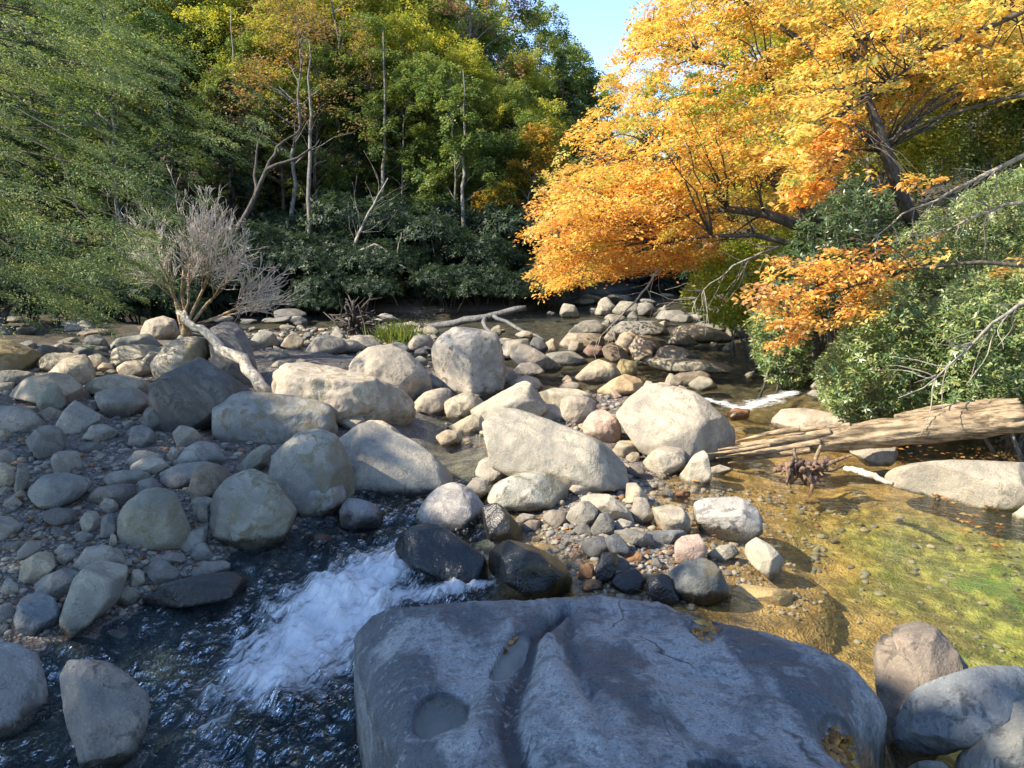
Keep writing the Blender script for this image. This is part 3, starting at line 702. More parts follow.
S('pale wedge stone leaning below the tallest block', 'e', [(53, 492), (100, 448), (180, 430), (208, 440), (198, 492), (180, 530), (70, 536)], 'pale', p=16)
S('rounded fan shaped stone beside the pale wedge', 'e', [(175, 492), (215, 448), (280, 445), (333, 485), (313, 528), (240, 555), (188, 545)], 'pale', p=15)
S('bright white egg stone behind the whaleback boulder', 'e', [(542, 532), (590, 496), (640, 498), (673, 545), (652, 566), (580, 565)], 'white', p=14)
S('large rounded cream stone right of the bright white egg', 'e', [(637, 492), (680, 460), (742, 463), (788, 500), (772, 533), (720, 575), (658, 545)], 'pale', p=16)
S('pinkish brown angular stone in front of the big white slab', 'e', [(732, 570), (770, 522), (822, 518), (868, 560), (888, 622), (850, 650), (780, 615), (738, 604)], 'pink', p=16)
B('flat white rock shelf behind the cream stone', 'e', [(552, 440), (600, 430), (700, 433), (762, 450), (790, 482), (740, 505), (600, 495)], 'white', p=15, th=1.0)
S('brownish dome at the water edge behind the lumpy ridge', 'e', [(432, 412), (500, 378), (552, 393), (574, 425), (540, 444), (460, 434)], 'tan')
S('half wet round stone in the little channel left of the whaleback', 'g', [(377, 90), (400, 38), (450, 20), (512, 40), (554, 85), (500, 124), (430, 129)], (.36, .32, .26), p=14, wet=.05)
S('small cream knuckle of stone at the foot of the whaleback', 'g', [(660, 92), (680, 48), (732, 46), (758, 75), (738, 124), (690, 129)], 'white', p=14)
S('angular faceted white stone resting against the whaleback', 'g', [(738, 130), (755, 83), (850, 40), (933, 53), (938, 100), (902, 149), (800, 172), (743, 164)], 'white', p=20, amp=.05)
B('oval grey green boulder with dark stains, right of the rapid head', 'g', [(422, 190), (440, 138), (560, 88), (652, 86), (743, 140), (758, 167), (690, 224), (600, 256), (500, 236)], (.31, .30, .25), p=14, moss=.4, blotch=.9)
B('half sunlit round boulder at the head of the white water', 'g', [(132, 280), (150, 223), (230, 148), (290, 128), (362, 150), (418, 210), (423, 252), (330, 306), (200, 312)], (.29, .275, .24), p=16, wet=.06)
S('small wet pale stone between the two round boulders above the rapid', 'g', [(338, 147), (380, 108), (432, 123), (433, 182), (410, 205)], 'grey', wet=.08)
B('dark wet sloping boulder at the lip of the white water', 'g', [(52, 380), (73, 328), (200, 288), (272, 318), (352, 380), (434, 440), (434, 505), (340, 530), (200, 460), (78, 412)], (.055, .065, .08), p=14, wet=.6, th=.7, facets=[(0, 50, .68), (-60, 20, .85)])
B('black wet boulder with a golden mossy end beside the white water', 'g', [(427, 440), (443, 368), (500, 357), (602, 383), (702, 428), (764, 490), (769, 552), (742, 600), (640, 590), (520, 497)], (.055, .058, .055), p=16, wet=.6, moss=1.0, th=.7)
S('dark wet stone with rusty end between the black boulders', 'g', [(408, 240), (430, 210), (482, 228), (563, 310), (573, 372), (500, 376), (438, 335)], (.09, .085, .08), p=16, wet=.4, moss=.6)
S('pale smooth stone at the sunlit end of the pebble bar', 'g', [(802, 202), (850, 173), (922, 178), (1003, 240), (1018, 284), (940, 275), (858, 244)], 'white', p=14)
S('round grey stone in the pebble bar below the pale smooth one', 'g', [(743, 262), (775, 208), (832, 203), (873, 235), (853, 284), (780, 304)], 'grey', p=14)
S('upright oval dark grey stone in the pebble bar', 'g', [(843, 312), (880, 258), (922, 248), (943, 290), (912, 344), (858, 338)], 'slate', p=14)
S('flat black pebble like stone awash in the pebble bar', 'g', [(802, 382), (830, 343), (892, 343), (934, 390), (902, 434), (828, 414)], (.085, .085, .09), p=16, wet=.05)
S('black rounded stone beside the flat black one', 'g', [(897, 352), (950, 333), (1003, 390), (993, 439), (930, 435)], (.08, .085, .09), p=14, wet=.12)
S('brown flat stone left of the round grey stone', 'g', [(648, 262), (690, 238), (752, 248), (758, 302), (690, 310)], (.19, .16, .13), p=14)
S('small brown stone below the oval grey green boulder', 'g', [(557, 302), (600, 278), (653, 283), (643, 324), (570, 329)], 'brown')
B('rounded two tone boulder standing at the edge of the clear pool', 'i', [(526, 340), (560, 288), (610, 267), (692, 265), (762, 288), (803, 330), (815, 392), (760, 422), (620, 418), (567, 382)], (.30, .29, .255), p=16, wet=.06, blotch=.9, facets=[(-40, 60, .74), (10, 5, .82), (60, 25, .95)])
S('long pale brick shaped block lying in the clear pool', 'i', [(737, 480), (748, 438), (780, 427), (852, 478), (899, 520), (884, 564), (840, 580), (768, 523)], (.42, .37, .28), p=20, amp=.035, wet=.02, th=.7, facets=[(-15, 58, .6), (60, 5, .6), (-50, 10, .8)])
S('pink angular stone with a rusty edge in the shallows', 'i', [(458, 452), (490, 428), (582, 418), (593, 470), (542, 514), (480, 550), (462, 522)], 'pink', p=18, amp=.05)
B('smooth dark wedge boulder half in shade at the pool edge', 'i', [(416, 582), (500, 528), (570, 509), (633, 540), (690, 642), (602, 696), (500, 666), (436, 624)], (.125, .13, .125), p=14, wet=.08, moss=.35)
S('glossy dark stone with brown right side, behind the foreground slab', 'i', [(196, 612), (230, 568), (302, 553), (348, 590), (343, 642), (260, 660)], (.075, .078, .085), p=14, wet=.4, moss=.3)
S('black wet pointed stone behind the foreground slab', 'i', [(342, 602), (370, 568), (432, 588), (478, 672), (420, 696), (358, 654)], (.06, .066, .075), p=16, wet=.4)
S('pale stone with a wet shining face near the log end', 'i', [(328, 122), (370, 83), (432, 62), (503, 78), (503, 142), (472, 174), (370, 175)], 'white', p=16, wet=.02)
S('leaning pale slab left of the log end', 'i', [(472, 182), (540, 98), (593, 82), (608, 130), (608, 182), (572, 219), (508, 210)], 'white', p=15, amp=.05, th=.6)
S('buff pointed stone in the shallows below the faceted white one', 'i', [(262, 284), (263, 208), (302, 213), (358, 265), (300, 304)], (.42, .35, .25), p=15)
S('pale upright wedge on the pebble bar', 'i', [(282, 342), (300, 267), (342, 273), (379, 342), (360, 379), (310, 369)], 'pale', p=15)
S('square pale stone right of the upright wedge', 'i', [(362, 312), (440, 297), (523, 325), (523, 402), (480, 420), (398, 390)], 'pale', p=15, th=1.0)
S('thin dark flat stone under the square pale one', 'i', [(316, 417), (380, 400), (492, 400), (514, 422), (450, 450), (338, 450)], 'dark', p=15)
S('pale stone in the shallow channel below the big white slab', 'i', [(202, 77), (240, 40), (302, 43), (333, 75), (280, 109), (228, 104)], 'tan', p=16)
S('dark wet stone touching the black boulder at the pebble bar', 'i', [(137, 562), (170, 508), (222, 488), (235, 530), (202, 605), (148, 615)], (.055, .055, .055), p=15, wet=.4, moss=.3)
S('small wet orange stone nearest the black mossy boulder', 'i', [(72, 592), (80, 543), (132, 533), (143, 595)], 'rust', wet=.02)
S('wet orange stone at the back edge of the foreground slab', 'i', [(82, 645), (100, 598), (162, 598), (173, 645)], 'rust', wet=.02)
S('flat grey stone in the middle of the pebble bar', 'i', [(217, 402), (280, 393), (372, 418), (383, 468), (330, 464), (238, 434)], 'slate', p=14)
S('small grey stone above the flat grey one in the pebble bar', 'i', [(212, 377), (240, 353), (292, 368), (283, 398), (230, 399)], 'grey')
S('low wet grey stone between the pink stone and the brick block', 'i', [(587, 494), (640, 463), (702, 458), (718, 490), (650, 524), (600, 519)], 'grey', wet=.03)
S('broad tan stone just under the surface below the brick block', 'i', [(655, 603), (720, 538), (862, 568), (945, 568), (862, 645), (700, 635)], (.46, .34, .17), wet=-.3, th=1.2, lift=-.17, p=14)
S('pale flat stone breaking the surface right of the leaning slab', 'i', [(596, 152), (640, 138), (694, 155), (650, 179), (603, 175)], 'pale', wet=.0)
S('brown stone behind the wet shining one', 'i', [(267, 152), (300, 133), (344, 160), (328, 194), (288, 189)], 'brown')
# upstream
B('blue grey humped boulder upstream left of the flat blue slab', 'h', [(22, 212), (90, 163), (142, 158), (188, 190), (182, 219), (60, 219)], 'blue')
B('wide flat blue slab across the stream upstream', 'h', [(197, 192), (230, 163), (382, 163), (424, 185), (444, 219), (320, 219), (207, 203)], 'blue', th=1.0)
B('wide flat beige slab upstream right of the blue slab', 'h', [(442, 212), (460, 188), (560, 178), (643, 203), (694, 225), (683, 244), (560, 247), (468, 234)], 'tan', th=1.2)
B('peaked grey boulder in front of the beige slab upstream', 'h', [(427, 248), (470, 206), (513, 213), (554, 252), (500, 264)], 'grey')
B('sloping grey brown boulder left of the long low slab', 'h', [(366, 312), (400, 268), (442, 260), (503, 278), (564, 322), (450, 335)], 'olive')
B('long low slab lying across the current', 'h', [(326, 342), (360, 313), (450, 310), (602, 323), (724, 350), (734, 373), (600, 370), (398, 360)], 'olive', th=.5, flat=True)
B('long sunlit beige slab on the upstream bar', 'h', [(-8, 240), (30, 210), (142, 213), (184, 235), (173, 263), (80, 268), (5, 268)], 'pale')
B('pale boulder at the left of the upstream pair', 'h', [(217, 252), (240, 213), (292, 203), (313, 220), (283, 284), (238, 279)], 'pale')
B('rounded pale boulder at the right of the upstream pair', 'h', [(272, 267), (310, 218), (362, 220), (404, 260), (383, 294), (298, 304)], 'pale')
S('yellowish brown stone below the upstream pair', 'h', [(287, 302), (330, 263), (373, 268), (368, 314), (318, 329)], 'tan', moss=.3)
S('dark brown stone left of the yellowish brown one', 'h', [(167, 272), (210, 248), (263, 280), (284, 312), (230, 329), (178, 304)], 'brown')
S('reddish stone below the long sunlit slab upstream', 'h', [(92, 282), (110, 258), (172, 266), (178, 302), (128, 309)], (.25, .165, .13))
B('flat beige boulder standing in the middle of the current', 'h', [(56, 383), (120, 333), (172, 316), (213, 340), (244, 372), (228, 404), (128, 410)], 'tan')
S('mossy yellow boulder touching the flat beige one in the current', 'h', [(207, 372), (240, 323), (292, 316), (312, 345), (303, 378), (238, 389)], (.28, .235, .12), moss=.5)
S('brown wet stone awash above the big white slab', 'h', [(432, 402), (480, 373), (562, 363), (604, 380), (593, 404), (498, 420)], 'brown', wet=.05)
S('rounded olive stone in the current right of the brown wet one', 'h', [(512, 412), (560, 383), (602, 393), (632, 425), (560, 444)], 'olive', wet=.04)
S('bright cream stone left of two on the crest of the big white slab', 'h', [(372, 442), (390, 408), (442, 413), (458, 442), (430, 460)], 'white', by=470)
S('cream stone right of two on the crest of the big white slab', 'h', [(452, 442), (480, 420), (508, 433), (504, 460)], 'pale', by=478)
B('pale smooth slab behind the log, left end', 'j', [(12, 312), (60, 278), (160, 272), (282, 298), (400, 325), (420, 350), (250, 378), (80, 372)], 'pale', p=16, th=.9)
S('brown wet stone in the small cascade', 'h', [(666, 532), (700, 510), (762, 518), (753, 553), (688, 559)], 'rust', wet=.1)
B('leftmost grey rock of the shaded far rapids', 'h', [(-2, 132), (10, 93), (62, 103), (78, 142), (20, 152)], 'grey')
S('second grey rock from the left in the shaded far rapids', 'h', [(137, 132), (150, 100), (197, 108), (198, 143)], 'grey')
B('wide pale grey rock in the middle of the shaded far rapids', 'h', [(282, 132), (310, 93), (362, 90), (387, 125), (370, 144)], 'blue')
B('low wide grey rock right of the middle far rapids', 'h', [(380, 152), (400, 123), (472, 120), (504, 140), (440, 164)], 'blue')
S('low grey rock below the wide one at the right of the far rapids', 'h', [(436, 157), (470, 136), (533, 143), (534, 167), (460, 172)], 'blue')
B('pale grey rock behind the left middle of the far rapids', 'h', [(207, 122), (240, 83), (302, 88), (324, 125), (250, 144)], 'grey')
B('flat blue rock at the right shore of the far rapids', 'h', [(532, 182), (580, 163), (662, 173), (664, 202), (560, 209)], 'blue')
B('grey boulder on the right shore below the low orange spray', 'h', [(660, 208), (690, 168), (742, 178), (756, 222), (690, 234)], 'grey', moss=.2)
S('angular grey block on the right shore with a dark gap beside it', 'j', [(62, 133), (70, 78), (112, 68), (143, 120), (120, 138)], 'grey', p=14)
S('pale rock at the right shore, upper of the three beside dark water', 'j', [(152, 152), (175, 108), (222, 103), (254, 130), (230, 159)], 'grey')
S('broad flat stone at the right shore, middle of the three', 'j', [(166, 188), (200, 153), (272, 148), (309, 180), (280, 210), (198, 205)], 'grey', blotch=.9)
S('flat low stone at the right shore, lowest of the three', 'j', [(152, 217), (180, 198), (262, 206), (284, 227), (200, 234)], 'grey')
B('long pale granite slab breaking the pool surface at the right edge', 'j', [(464, 532), (600, 495), (760, 480), (902, 483), (1120, 500), (1120, 672), (980, 670), (840, 645), (640, 595), (495, 565)], (.335, .295, .225), p=16, th=.5, flat=True, wet=.0, blotch=.3, amp=.04)
S('white rock under the middle of the log', 'j', [(325, 442), (420, 428), (502, 423), (523, 450), (493, 494), (398, 496)], 'white', p=16, wet=0)
B('pale rock ledge at the bank behind the log', 'j', [(395, 328), (480, 278), (602, 252), (702, 247), (764, 280), (730, 340), (500, 355)], (.42, .37, .29), p=14, blotch=.9)
S('small pale rock at the right edge below the granite slab', 'j', [(975, 692), (1070, 640), (1080, 725), (998, 719)], 'pale', wet=0)
S('flat grey boulder by the tallest block, upstream side', 'e', [(392, 282), (420, 243), (502, 233), (524, 260), (514, 294), (420, 314)], 'grey')
B('low flat beige rock in the shallows right of the tallest block', 'e', [(436, 292), (470, 253), (512, 258), (533, 295), (603, 310), (654, 342), (620, 364), (500, 344)], 'grey', th=.8)
S('smooth dome of rock in front of the low flat beige one', 'e', [(442, 373), (480, 333), (542, 328), (579, 360), (520, 389)], 'grey')
S('dark round stone at the end of the fallen grey branch', 'e', [(512, 262), (535, 228), (572, 238), (594, 275), (560, 304), (529, 289)], 'dark')
B('wide low blue grey rock left of the beige boulder in the current', 'e', [(576, 302), (610, 283), (702, 293), (754, 325), (700, 339), (608, 329)], 'blue', th=.6)
S('round pale stone between the fallen branch and the sunlit slab', 'e', [(582, 252), (610, 233), (633, 260), (628, 289), (588, 289)], 'pale')
S('small pale stone below the sunlit upstream slab', 'e', [(672, 272), (690, 243), (732, 248), (738, 282), (690, 292)], 'grey')
S('small grey stone right of the sunlit upstream slab', 'e', [(816, 227), (850, 198), (873, 215), (868, 248), (828, 249)], 'grey')
B('shaded grey rock on the far shore right of the bare bush', 'l', [(32, 212), (70, 168), (122, 161), (154, 195), (158, 228), (60, 234)], 'blue')
S('rounded tan stone on the far shore beside the shaded grey rock', 'l', [(162, 217), (190, 178), (232, 170), (258, 200), (243, 234), (188, 236)], 'tan')
B('cluster topping pale rock in the middle of the far shore', 'l', [(256, 242), (300, 188), (352, 178), (424, 200), (434, 242), (330, 260)], 'grey', p=14)
S('flat rock at the right of the far shore cluster', 'l', [(376, 242), (400, 198), (462, 203), (514, 230), (460, 254)], 'grey', p=16)
S('low dark rock in the water below the tan far shore stone', 'l', [(96, 264), (140, 243), (202, 253), (193, 279), (118, 279)], 'slate')
S('flat grey stone awash left of the far white ripple', 'l', [(120, 303), (160, 278), (213, 283), (204, 314)], 'grey')
S('mossy stone awash just above the far white ripple', 'l', [(212, 297), (240, 273), (273, 283), (263, 304)], 'olive', moss=.5)
B('grey boulder left of the tallest block, by the grass tuft', 'l', [(666, 222), (700, 178), (762, 183), (780, 222), (720, 244)], 'grey', blotch=.9)
S('grey stone in the shade left of the tallest block foot', 'l', [(686, 282), (720, 263), (754, 283), (744, 304), (698, 304)], 'grey')
S('small grey stone under the grass tuft boulder', 'l', [(698, 242), (730, 230), (754, 250), (722, 266)], 'grey')
S('grey blue stone pressed against the left foot of the tallest block', 'l', [(732, 352), (770, 333), (808, 365), (803, 399), (758, 399)], 'blue')
# foreground right
B('upright brown ribbed rock with a grooved face, right of the foreground slab', 'k', [(418, 292), (460, 238), (520, 188), (572, 168), (624, 188), (706, 258), (808, 375), (790, 520), (640, 780), (516, 790), (466, 640), (446, 420)], (.20, .165, .13), by=600, p=16, th=.75, wet=-.1, amp=.09, blotch=.8, rib=(7.0, .16, .5), facets=[(-40, 30, .70), (35, 35, .66), (0, 10, .85)])
B('smooth blue grey pointed boulder lying over the right corner', 'k', [(490, 652), (528, 548), (600, 452), (700, 412), (852, 374), (1130, 395), (1130, 540), (920, 598), (800, 646), (588, 696)], (.165, .182, .19), by=840, p=16, th=.8, wet=-.3, blotch=.9, lift=.0)
B('rough grey boulder cut off by the lower right corner', 'k', [(746, 742), (760, 712), (900, 617), (1000, 542), (1130, 528), (1130, 860), (760, 860)], (.20, .19, .168), by=960, p=15, wet=-.3, blotch=.8)
S('small grey stone wedged at the bottom, left of the corner boulder', 'k', [(536, 775), (600, 743), (722, 748), (768, 795), (700, 840), (560, 830)], 'slate', by=900, wet=-.2)
S('small black stone awash left of the rapid', 'd', [(468, 383), (510, 343), (552, 348), (560, 388)], (.06, .06, .065), wet=.3)
S('rusty wet stone in the rapid below the small black one', 'd', [(426, 472), (440, 418), (502, 413), (534, 430), (480, 470)], (.10, .055, .04), wet=.3)
# ------------------------------------------------------------------ the great foreground slab with its potholes
def mat_slab():
    m = bpy.data.materials.new('slab_rock'); nt = NT(m)
    p = nt.n('ShaderNodeTexCoord').outputs['Object']
    pos = nt.n('ShaderNodeNewGeometry')
    mp = nt.n('ShaderNodeMapping'); nt.set(mp.inputs[0], p); mp.inputs['Rotation'].default_value = (0, 0, math.radians(28)); mp.inputs['Scale'].default_value = (1.0, .38, 1)
    wp = nt.vmath('ADD', mp.outputs[0], nt.vmath('SCALE', nt.n('ShaderNodeTexNoise', i_Vector=p, i_Scale=2.2, i_Detail=3.0).outputs[1], scale=.18))
    big = nt.noise(wp, 2.6, 5, .62, .4); mid = nt.noise(p, 9, 6, .68, .4); fine = nt.noise(p, 60, 4, .65); vf = nt.noise(p, 190, 2, .6)
    groove = attr(nt, 'groove'); pale = attr(nt, 'pale'); wet = attr(nt, 'wetrim')
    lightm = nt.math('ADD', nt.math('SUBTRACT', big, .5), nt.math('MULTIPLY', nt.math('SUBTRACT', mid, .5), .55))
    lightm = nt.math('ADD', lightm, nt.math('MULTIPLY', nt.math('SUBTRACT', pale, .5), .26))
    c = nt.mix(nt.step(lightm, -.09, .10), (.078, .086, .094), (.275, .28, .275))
    c = nt.mix(nt.math('MULTIPLY', nt.step(mid, .50, .62), .55), c, (.048, .055, .063))
    c = nt.mix(nt.math('MULTIPLY', nt.step(nt.noise(p, 6.0, 4, .62, .3), .585, .66), .5), c, (.33, .33, .315))
    c = nt.mix(nt.step(fine, .52, .64), c, nt.mix(1.0, c, (.5, .51, .53), 'MULTIPLY'))
    c = nt.mix(nt.step(nt.noise(p, 75, 2, .6), .57, .66), c, nt.mix(1.0, c, (1.5, 1.47, 1.4), 'MULTIPLY'))
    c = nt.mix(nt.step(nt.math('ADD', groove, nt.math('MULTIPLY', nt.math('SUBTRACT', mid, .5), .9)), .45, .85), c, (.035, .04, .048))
    c = nt.mix(nt.math('MULTIPLY', nt.step(vf, .62, .75), .6), c, (.36, .36, .35))
    vo = nt.vor(wp, 1.15, 'DISTANCE_TO_EDGE')
    crack = nt.math('MULTIPLY', nt.step(vo.outputs['Distance'], .006, .0), nt.step(big, .52, .60))
    lich = nt.math('MULTIPLY', nt.step(nt.noise(p, 22, 4, .7), .56, .63), nt.step(nt.noise(wp, 1.9, 3, .6), .50, .62))
    c = nt.mix(nt.math('MULTIPLY', lich, .75), c, (.32, .325, .31))
    c = nt.mix(nt.math('MULTIPLY', crack, .85), c, (.025, .026, .03))
    # rust-brown foot on the left end, wet dark line where water laps
    nsep = nt.n('ShaderNodeSeparateXYZ'); nt.set(nsep.inputs[0], pos.outputs['Position'])
    c = nt.mix(nt.math('MULTIPLY', nt.step(attr(nt, 'rust'), .2, .9), nt.step(mid, .4, .6)), c, (.20, .115, .055))
    c = nt.mix(attr(nt, 'skysheen'), c, nt.mix(mid, (.20, .22, .235), (.34, .36, .375)))  # sky's pale reflection painted onto the floors of the two left potholes
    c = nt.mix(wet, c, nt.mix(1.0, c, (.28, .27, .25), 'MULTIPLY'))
    h = nt.math('ADD', nt.math('ADD', nt.math('MULTIPLY', mid, 1.0), nt.math('MULTIPLY', fine, .35)), nt.math('ADD', nt.math('MULTIPLY', big, 1.2), nt.math('MULTIPLY', crack, -.8)))
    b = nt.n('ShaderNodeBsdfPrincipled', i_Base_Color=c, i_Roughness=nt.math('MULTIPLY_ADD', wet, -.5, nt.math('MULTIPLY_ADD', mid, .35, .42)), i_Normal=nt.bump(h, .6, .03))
    nt.out(b); return m

def mat_puddle():
    m = bpy.data.materials.new('puddle_water'); nt = NT(m)
    fr = schlick(nt)
    tr = nt.n('ShaderNodeBsdfTransparent', i_Color=(.82, .80, .72, 1)); gl = nt.n('ShaderNodeBsdfGlossy', i_Roughness=.02)
    ms = nt.n('ShaderNodeMixShader'); nt.set(ms.inputs[0], fr); nt.set(ms.inputs[1], tr.outputs[0]); nt.set(ms.inputs[2], gl.outputs[0])
    nt.out(ms); return m

def slab_top(x, y):
    return 0.50 + 0.125 * (4.75 - y) - 0.02 * (x - .5)

FOOT = np.array([at_z(u, v, z)[:2] for u, v, z in (
    (350, 616, .42), (362, 597, .46), (420, 588, .48), (500, 589, .48), (560, 586, .5), (605, 584, .5), (655, 587, .5), (705, 596, .5), (765, 612, .46), (806, 631, .44),
    (846, 652, .40), (876, 674, .36), (893, 700, .34))])
FOOT = np.concatenate([FOOT, np.array([[1.66, 3.3], [1.55, 2.6], [1.5, 1.2], [-.05, 1.2], [-.18, 2.0]]),
                       np.array([at_z(u, v, z)[:2] for u, v, z in ((408, 790, .62), (386, 735, .58), (364, 682, .52), (353, 640, .47))])])
POTS = []      # centre, semi-axes, angle, depth
for u, v, ru, rv, ang, dep in ((440, 700, 27, 20, 0, .10), (511, 652, 11, 26, -18, .045), (706, 632, 15, 17, -20, .03), (849, 723, 27, 26, -25, .07), (735, 772, 44, 14, 0, .10)):
    q = at_z(u, v, .62)
    for _ in range(6): q = at_z(u, v, float(slab_top(q[0], q[1])) - .03)
    d = (q - CAM) @ FWD
    POTS.append((q, ru * d / FPX, rv * d / FPX / .48, math.radians(ang), dep))

def slab_z(x, y, parts=False):
    s = sdf_poly(x, y, FOOT)
    n1 = fbm2(x, y, 1.6, 3, 2.2); n2 = fbm2(x, y, 6.0, 3, 4.4)
    z = slab_top(x, y) + .035 * n1 + .013 * n2 + .006 * fbm2(x, y, 22, 2, 9)
    rr_ = .16 + .32 * smooth(.4, -.6, x) + .10 * smooth(.8, 1.6, x)
    # shoulders: broad roll-off, then a steep flank
    t = np.clip(s / rr_, 0, 1)
    z = z - .15 * np.clip(1 - s / .62, 0, 1) ** 2 * smooth(.5, 1.4, x)
    z = z - (.28 + .06 * smooth(.3, -.6, x)) * (1 - np.sqrt(np.clip(1 - (1 - t) ** 2, 0, 1))) - .02 * ((x - .75) / 1.3) ** 2
    z = np.where(s < .02, z - (.02 - s) * 26, z)
    z = np.maximum(z, -.95)
    G = lambda pts, r: dist_line(x, y, np.array([at_z(u, v, .58)[:2] for u, v in pts]), r)
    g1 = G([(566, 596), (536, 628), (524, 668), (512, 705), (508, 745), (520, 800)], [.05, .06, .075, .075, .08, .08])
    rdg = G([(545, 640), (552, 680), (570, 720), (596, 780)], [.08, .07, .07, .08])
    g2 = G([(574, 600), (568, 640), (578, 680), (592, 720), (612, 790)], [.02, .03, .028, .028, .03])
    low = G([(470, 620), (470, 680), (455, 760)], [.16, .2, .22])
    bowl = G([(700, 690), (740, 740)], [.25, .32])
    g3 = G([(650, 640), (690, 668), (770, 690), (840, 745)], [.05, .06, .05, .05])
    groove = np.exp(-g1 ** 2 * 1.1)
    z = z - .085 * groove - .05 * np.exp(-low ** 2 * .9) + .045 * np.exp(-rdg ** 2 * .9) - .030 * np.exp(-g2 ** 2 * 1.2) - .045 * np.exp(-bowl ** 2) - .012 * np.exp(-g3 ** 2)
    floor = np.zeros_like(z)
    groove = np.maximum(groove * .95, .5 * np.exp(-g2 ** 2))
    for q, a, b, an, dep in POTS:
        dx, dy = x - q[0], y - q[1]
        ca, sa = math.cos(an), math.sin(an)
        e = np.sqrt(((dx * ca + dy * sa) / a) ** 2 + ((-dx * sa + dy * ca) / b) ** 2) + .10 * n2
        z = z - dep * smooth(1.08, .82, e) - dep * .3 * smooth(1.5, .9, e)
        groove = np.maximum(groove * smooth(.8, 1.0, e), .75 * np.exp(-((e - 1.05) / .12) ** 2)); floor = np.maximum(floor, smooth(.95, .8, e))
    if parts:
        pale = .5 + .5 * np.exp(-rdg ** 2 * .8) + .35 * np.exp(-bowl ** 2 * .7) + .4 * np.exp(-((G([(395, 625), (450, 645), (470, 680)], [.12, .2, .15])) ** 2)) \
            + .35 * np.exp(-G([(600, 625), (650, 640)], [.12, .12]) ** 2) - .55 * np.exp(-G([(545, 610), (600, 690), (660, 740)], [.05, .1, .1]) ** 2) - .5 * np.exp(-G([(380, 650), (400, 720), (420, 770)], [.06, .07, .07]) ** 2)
        pale = pale * (1 - floor) + 2.2 * floor  # pothole floors paled to stand in for reflected sky
        return z, groove, pale, s
    return z

def build_slab():
    xs = np.arange(-1.15, 2.25, .012); ys = np.arange(1.15, 5.6, .014)
    X, Y, F = grid(xs, ys)
    Z, gr, pale, s = slab_z(X, Y, True)
    keep = (s > -.14).ravel()[F].all(1)
    F = F[keep]; used = np.unique(F); idx = np.full(X.size, -1); idx[used] = np.arange(len(used))
    o0 = np.array([.6, 3.4, 0])
    V = np.stack([X, Y, Z], -1).reshape(-1, 3)[used] - o0
    m = mesh_np('foreground_slab', V, idx[F], mat=mat_slab())
    wl = water_z(X, Y)
    skysheen = np.zeros_like(Z)  # mask of the floors that carry the painted sky reflection
    for k in (0, 1):
        q, a_, b_, an, dep = POTS[k]; dx, dy = X - q[0], Y - q[1]; ca, sa = math.cos(an), math.sin(an)
        skysheen = np.maximum(skysheen, smooth(.98, .85, np.sqrt(((dx * ca + dy * sa) / a_) ** 2 + ((-dx * sa + dy * ca) / b_) ** 2)))
    wet = smooth(.10, .02, Z - wl + .05 * fbm2(X, Y, 5, 2, 1))
    rust = smooth(.25, .0, Z - wl) * smooth(.2, -.3, X)
    for nm, val in (('groove', gr), ('pale', pale), ('wetrim', wet), ('rust', rust), ('skysheen', skysheen)):
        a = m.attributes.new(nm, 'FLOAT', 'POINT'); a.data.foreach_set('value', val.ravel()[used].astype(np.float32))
    o = link('rock_slab', m, loc=o0)
    tag(o, 'huge blue grey foreground slab of water smoothed rock with grooves and potholes', 'rock slab')
    PUD = mat_puddle()
    labs = ['round water filled pothole reflecting the sky on the left of the foreground slab', 'narrow pothole puddle near the groove of the foreground slab', None,
            'shallow water over amber leaves in the pothole by the brown ribbed rock', None]
    for k, (q, a, b, an, dep) in enumerate(POTS):
        ca, sa = math.cos(an), math.sin(an)
        zc = float(slab_z(np.array([q[0]]), np.array([q[1]]))[0])
        if labs[k]:
            th = np.linspace(0, 2 * math.pi, 40, endpoint=False)
            ring = np.stack([1.02 * a * np.cos(th) * ca - 1.02 * b * np.sin(th) * sa, 1.02 * a * np.cos(th) * sa + 1.02 * b * np.sin(th) * ca, np.zeros(40)], 1)
            V = np.concatenate([ring, [[0, 0, 0]]]); F = np.array([[i, (i + 1) % 40, 40] for i in range(40)])
            pm = mesh_np('puddle', V, F, mat=PUD)
            tag(link('puddle', pm, loc=(q[0], q[1], zc + dep * .62)), labs[k], 'puddle')
build_slab()
# ------------------------------------------------------------------ foliage
def mat_leaf(name, rough=.5, trans=.38, spec=.35):
    m = bpy.data.materials.new(name); nt = NT(m)
    c = attr(nt, 'lc', out='Color')
    b = nt.n('ShaderNodeBsdfPrincipled', i_Base_Color=c, i_Roughness=rough); b.inputs['Specular IOR Level'].default_value = spec
    t = nt.n('ShaderNodeBsdfTranslucent', i_Color=nt.mix(1.0, c, (1.25, 1.2, .8), 'MULTIPLY'))
    ms = nt.n('ShaderNodeMixShader'); ms.inputs[0].default_value = trans
    nt.set(ms.inputs[1], b.outputs[0]); nt.set(ms.inputs[2], t.outputs[0]); nt.out(ms); return m

def mat_bark(name, a, b, sc=14, st=(1, 1, .25)):
    m = bpy.data.materials.new(name); nt = NT(m)
    p = nt.n('ShaderNodeTexCoord').outputs['Object']
    mp = nt.n('ShaderNodeMapping'); nt.set(mp.inputs[0], p); mp.inputs['Scale'].default_value = st
    n = nt.noise(mp.outputs[0], sc, 5, .65, .5); n2 = nt.noise(p, 3, 3)
    c = nt.mix(nt.step(n, .35, .65), a, b); c = nt.mix(nt.math('MULTIPLY', nt.step(n2, .5, .65), .5), c, tuple(x * 1.35 for x in b))
    nt.out(nt.n('ShaderNodeBsdfPrincipled', i_Base_Color=c, i_Roughness=.85, i_Normal=nt.bump(n, .7, .03))); return m

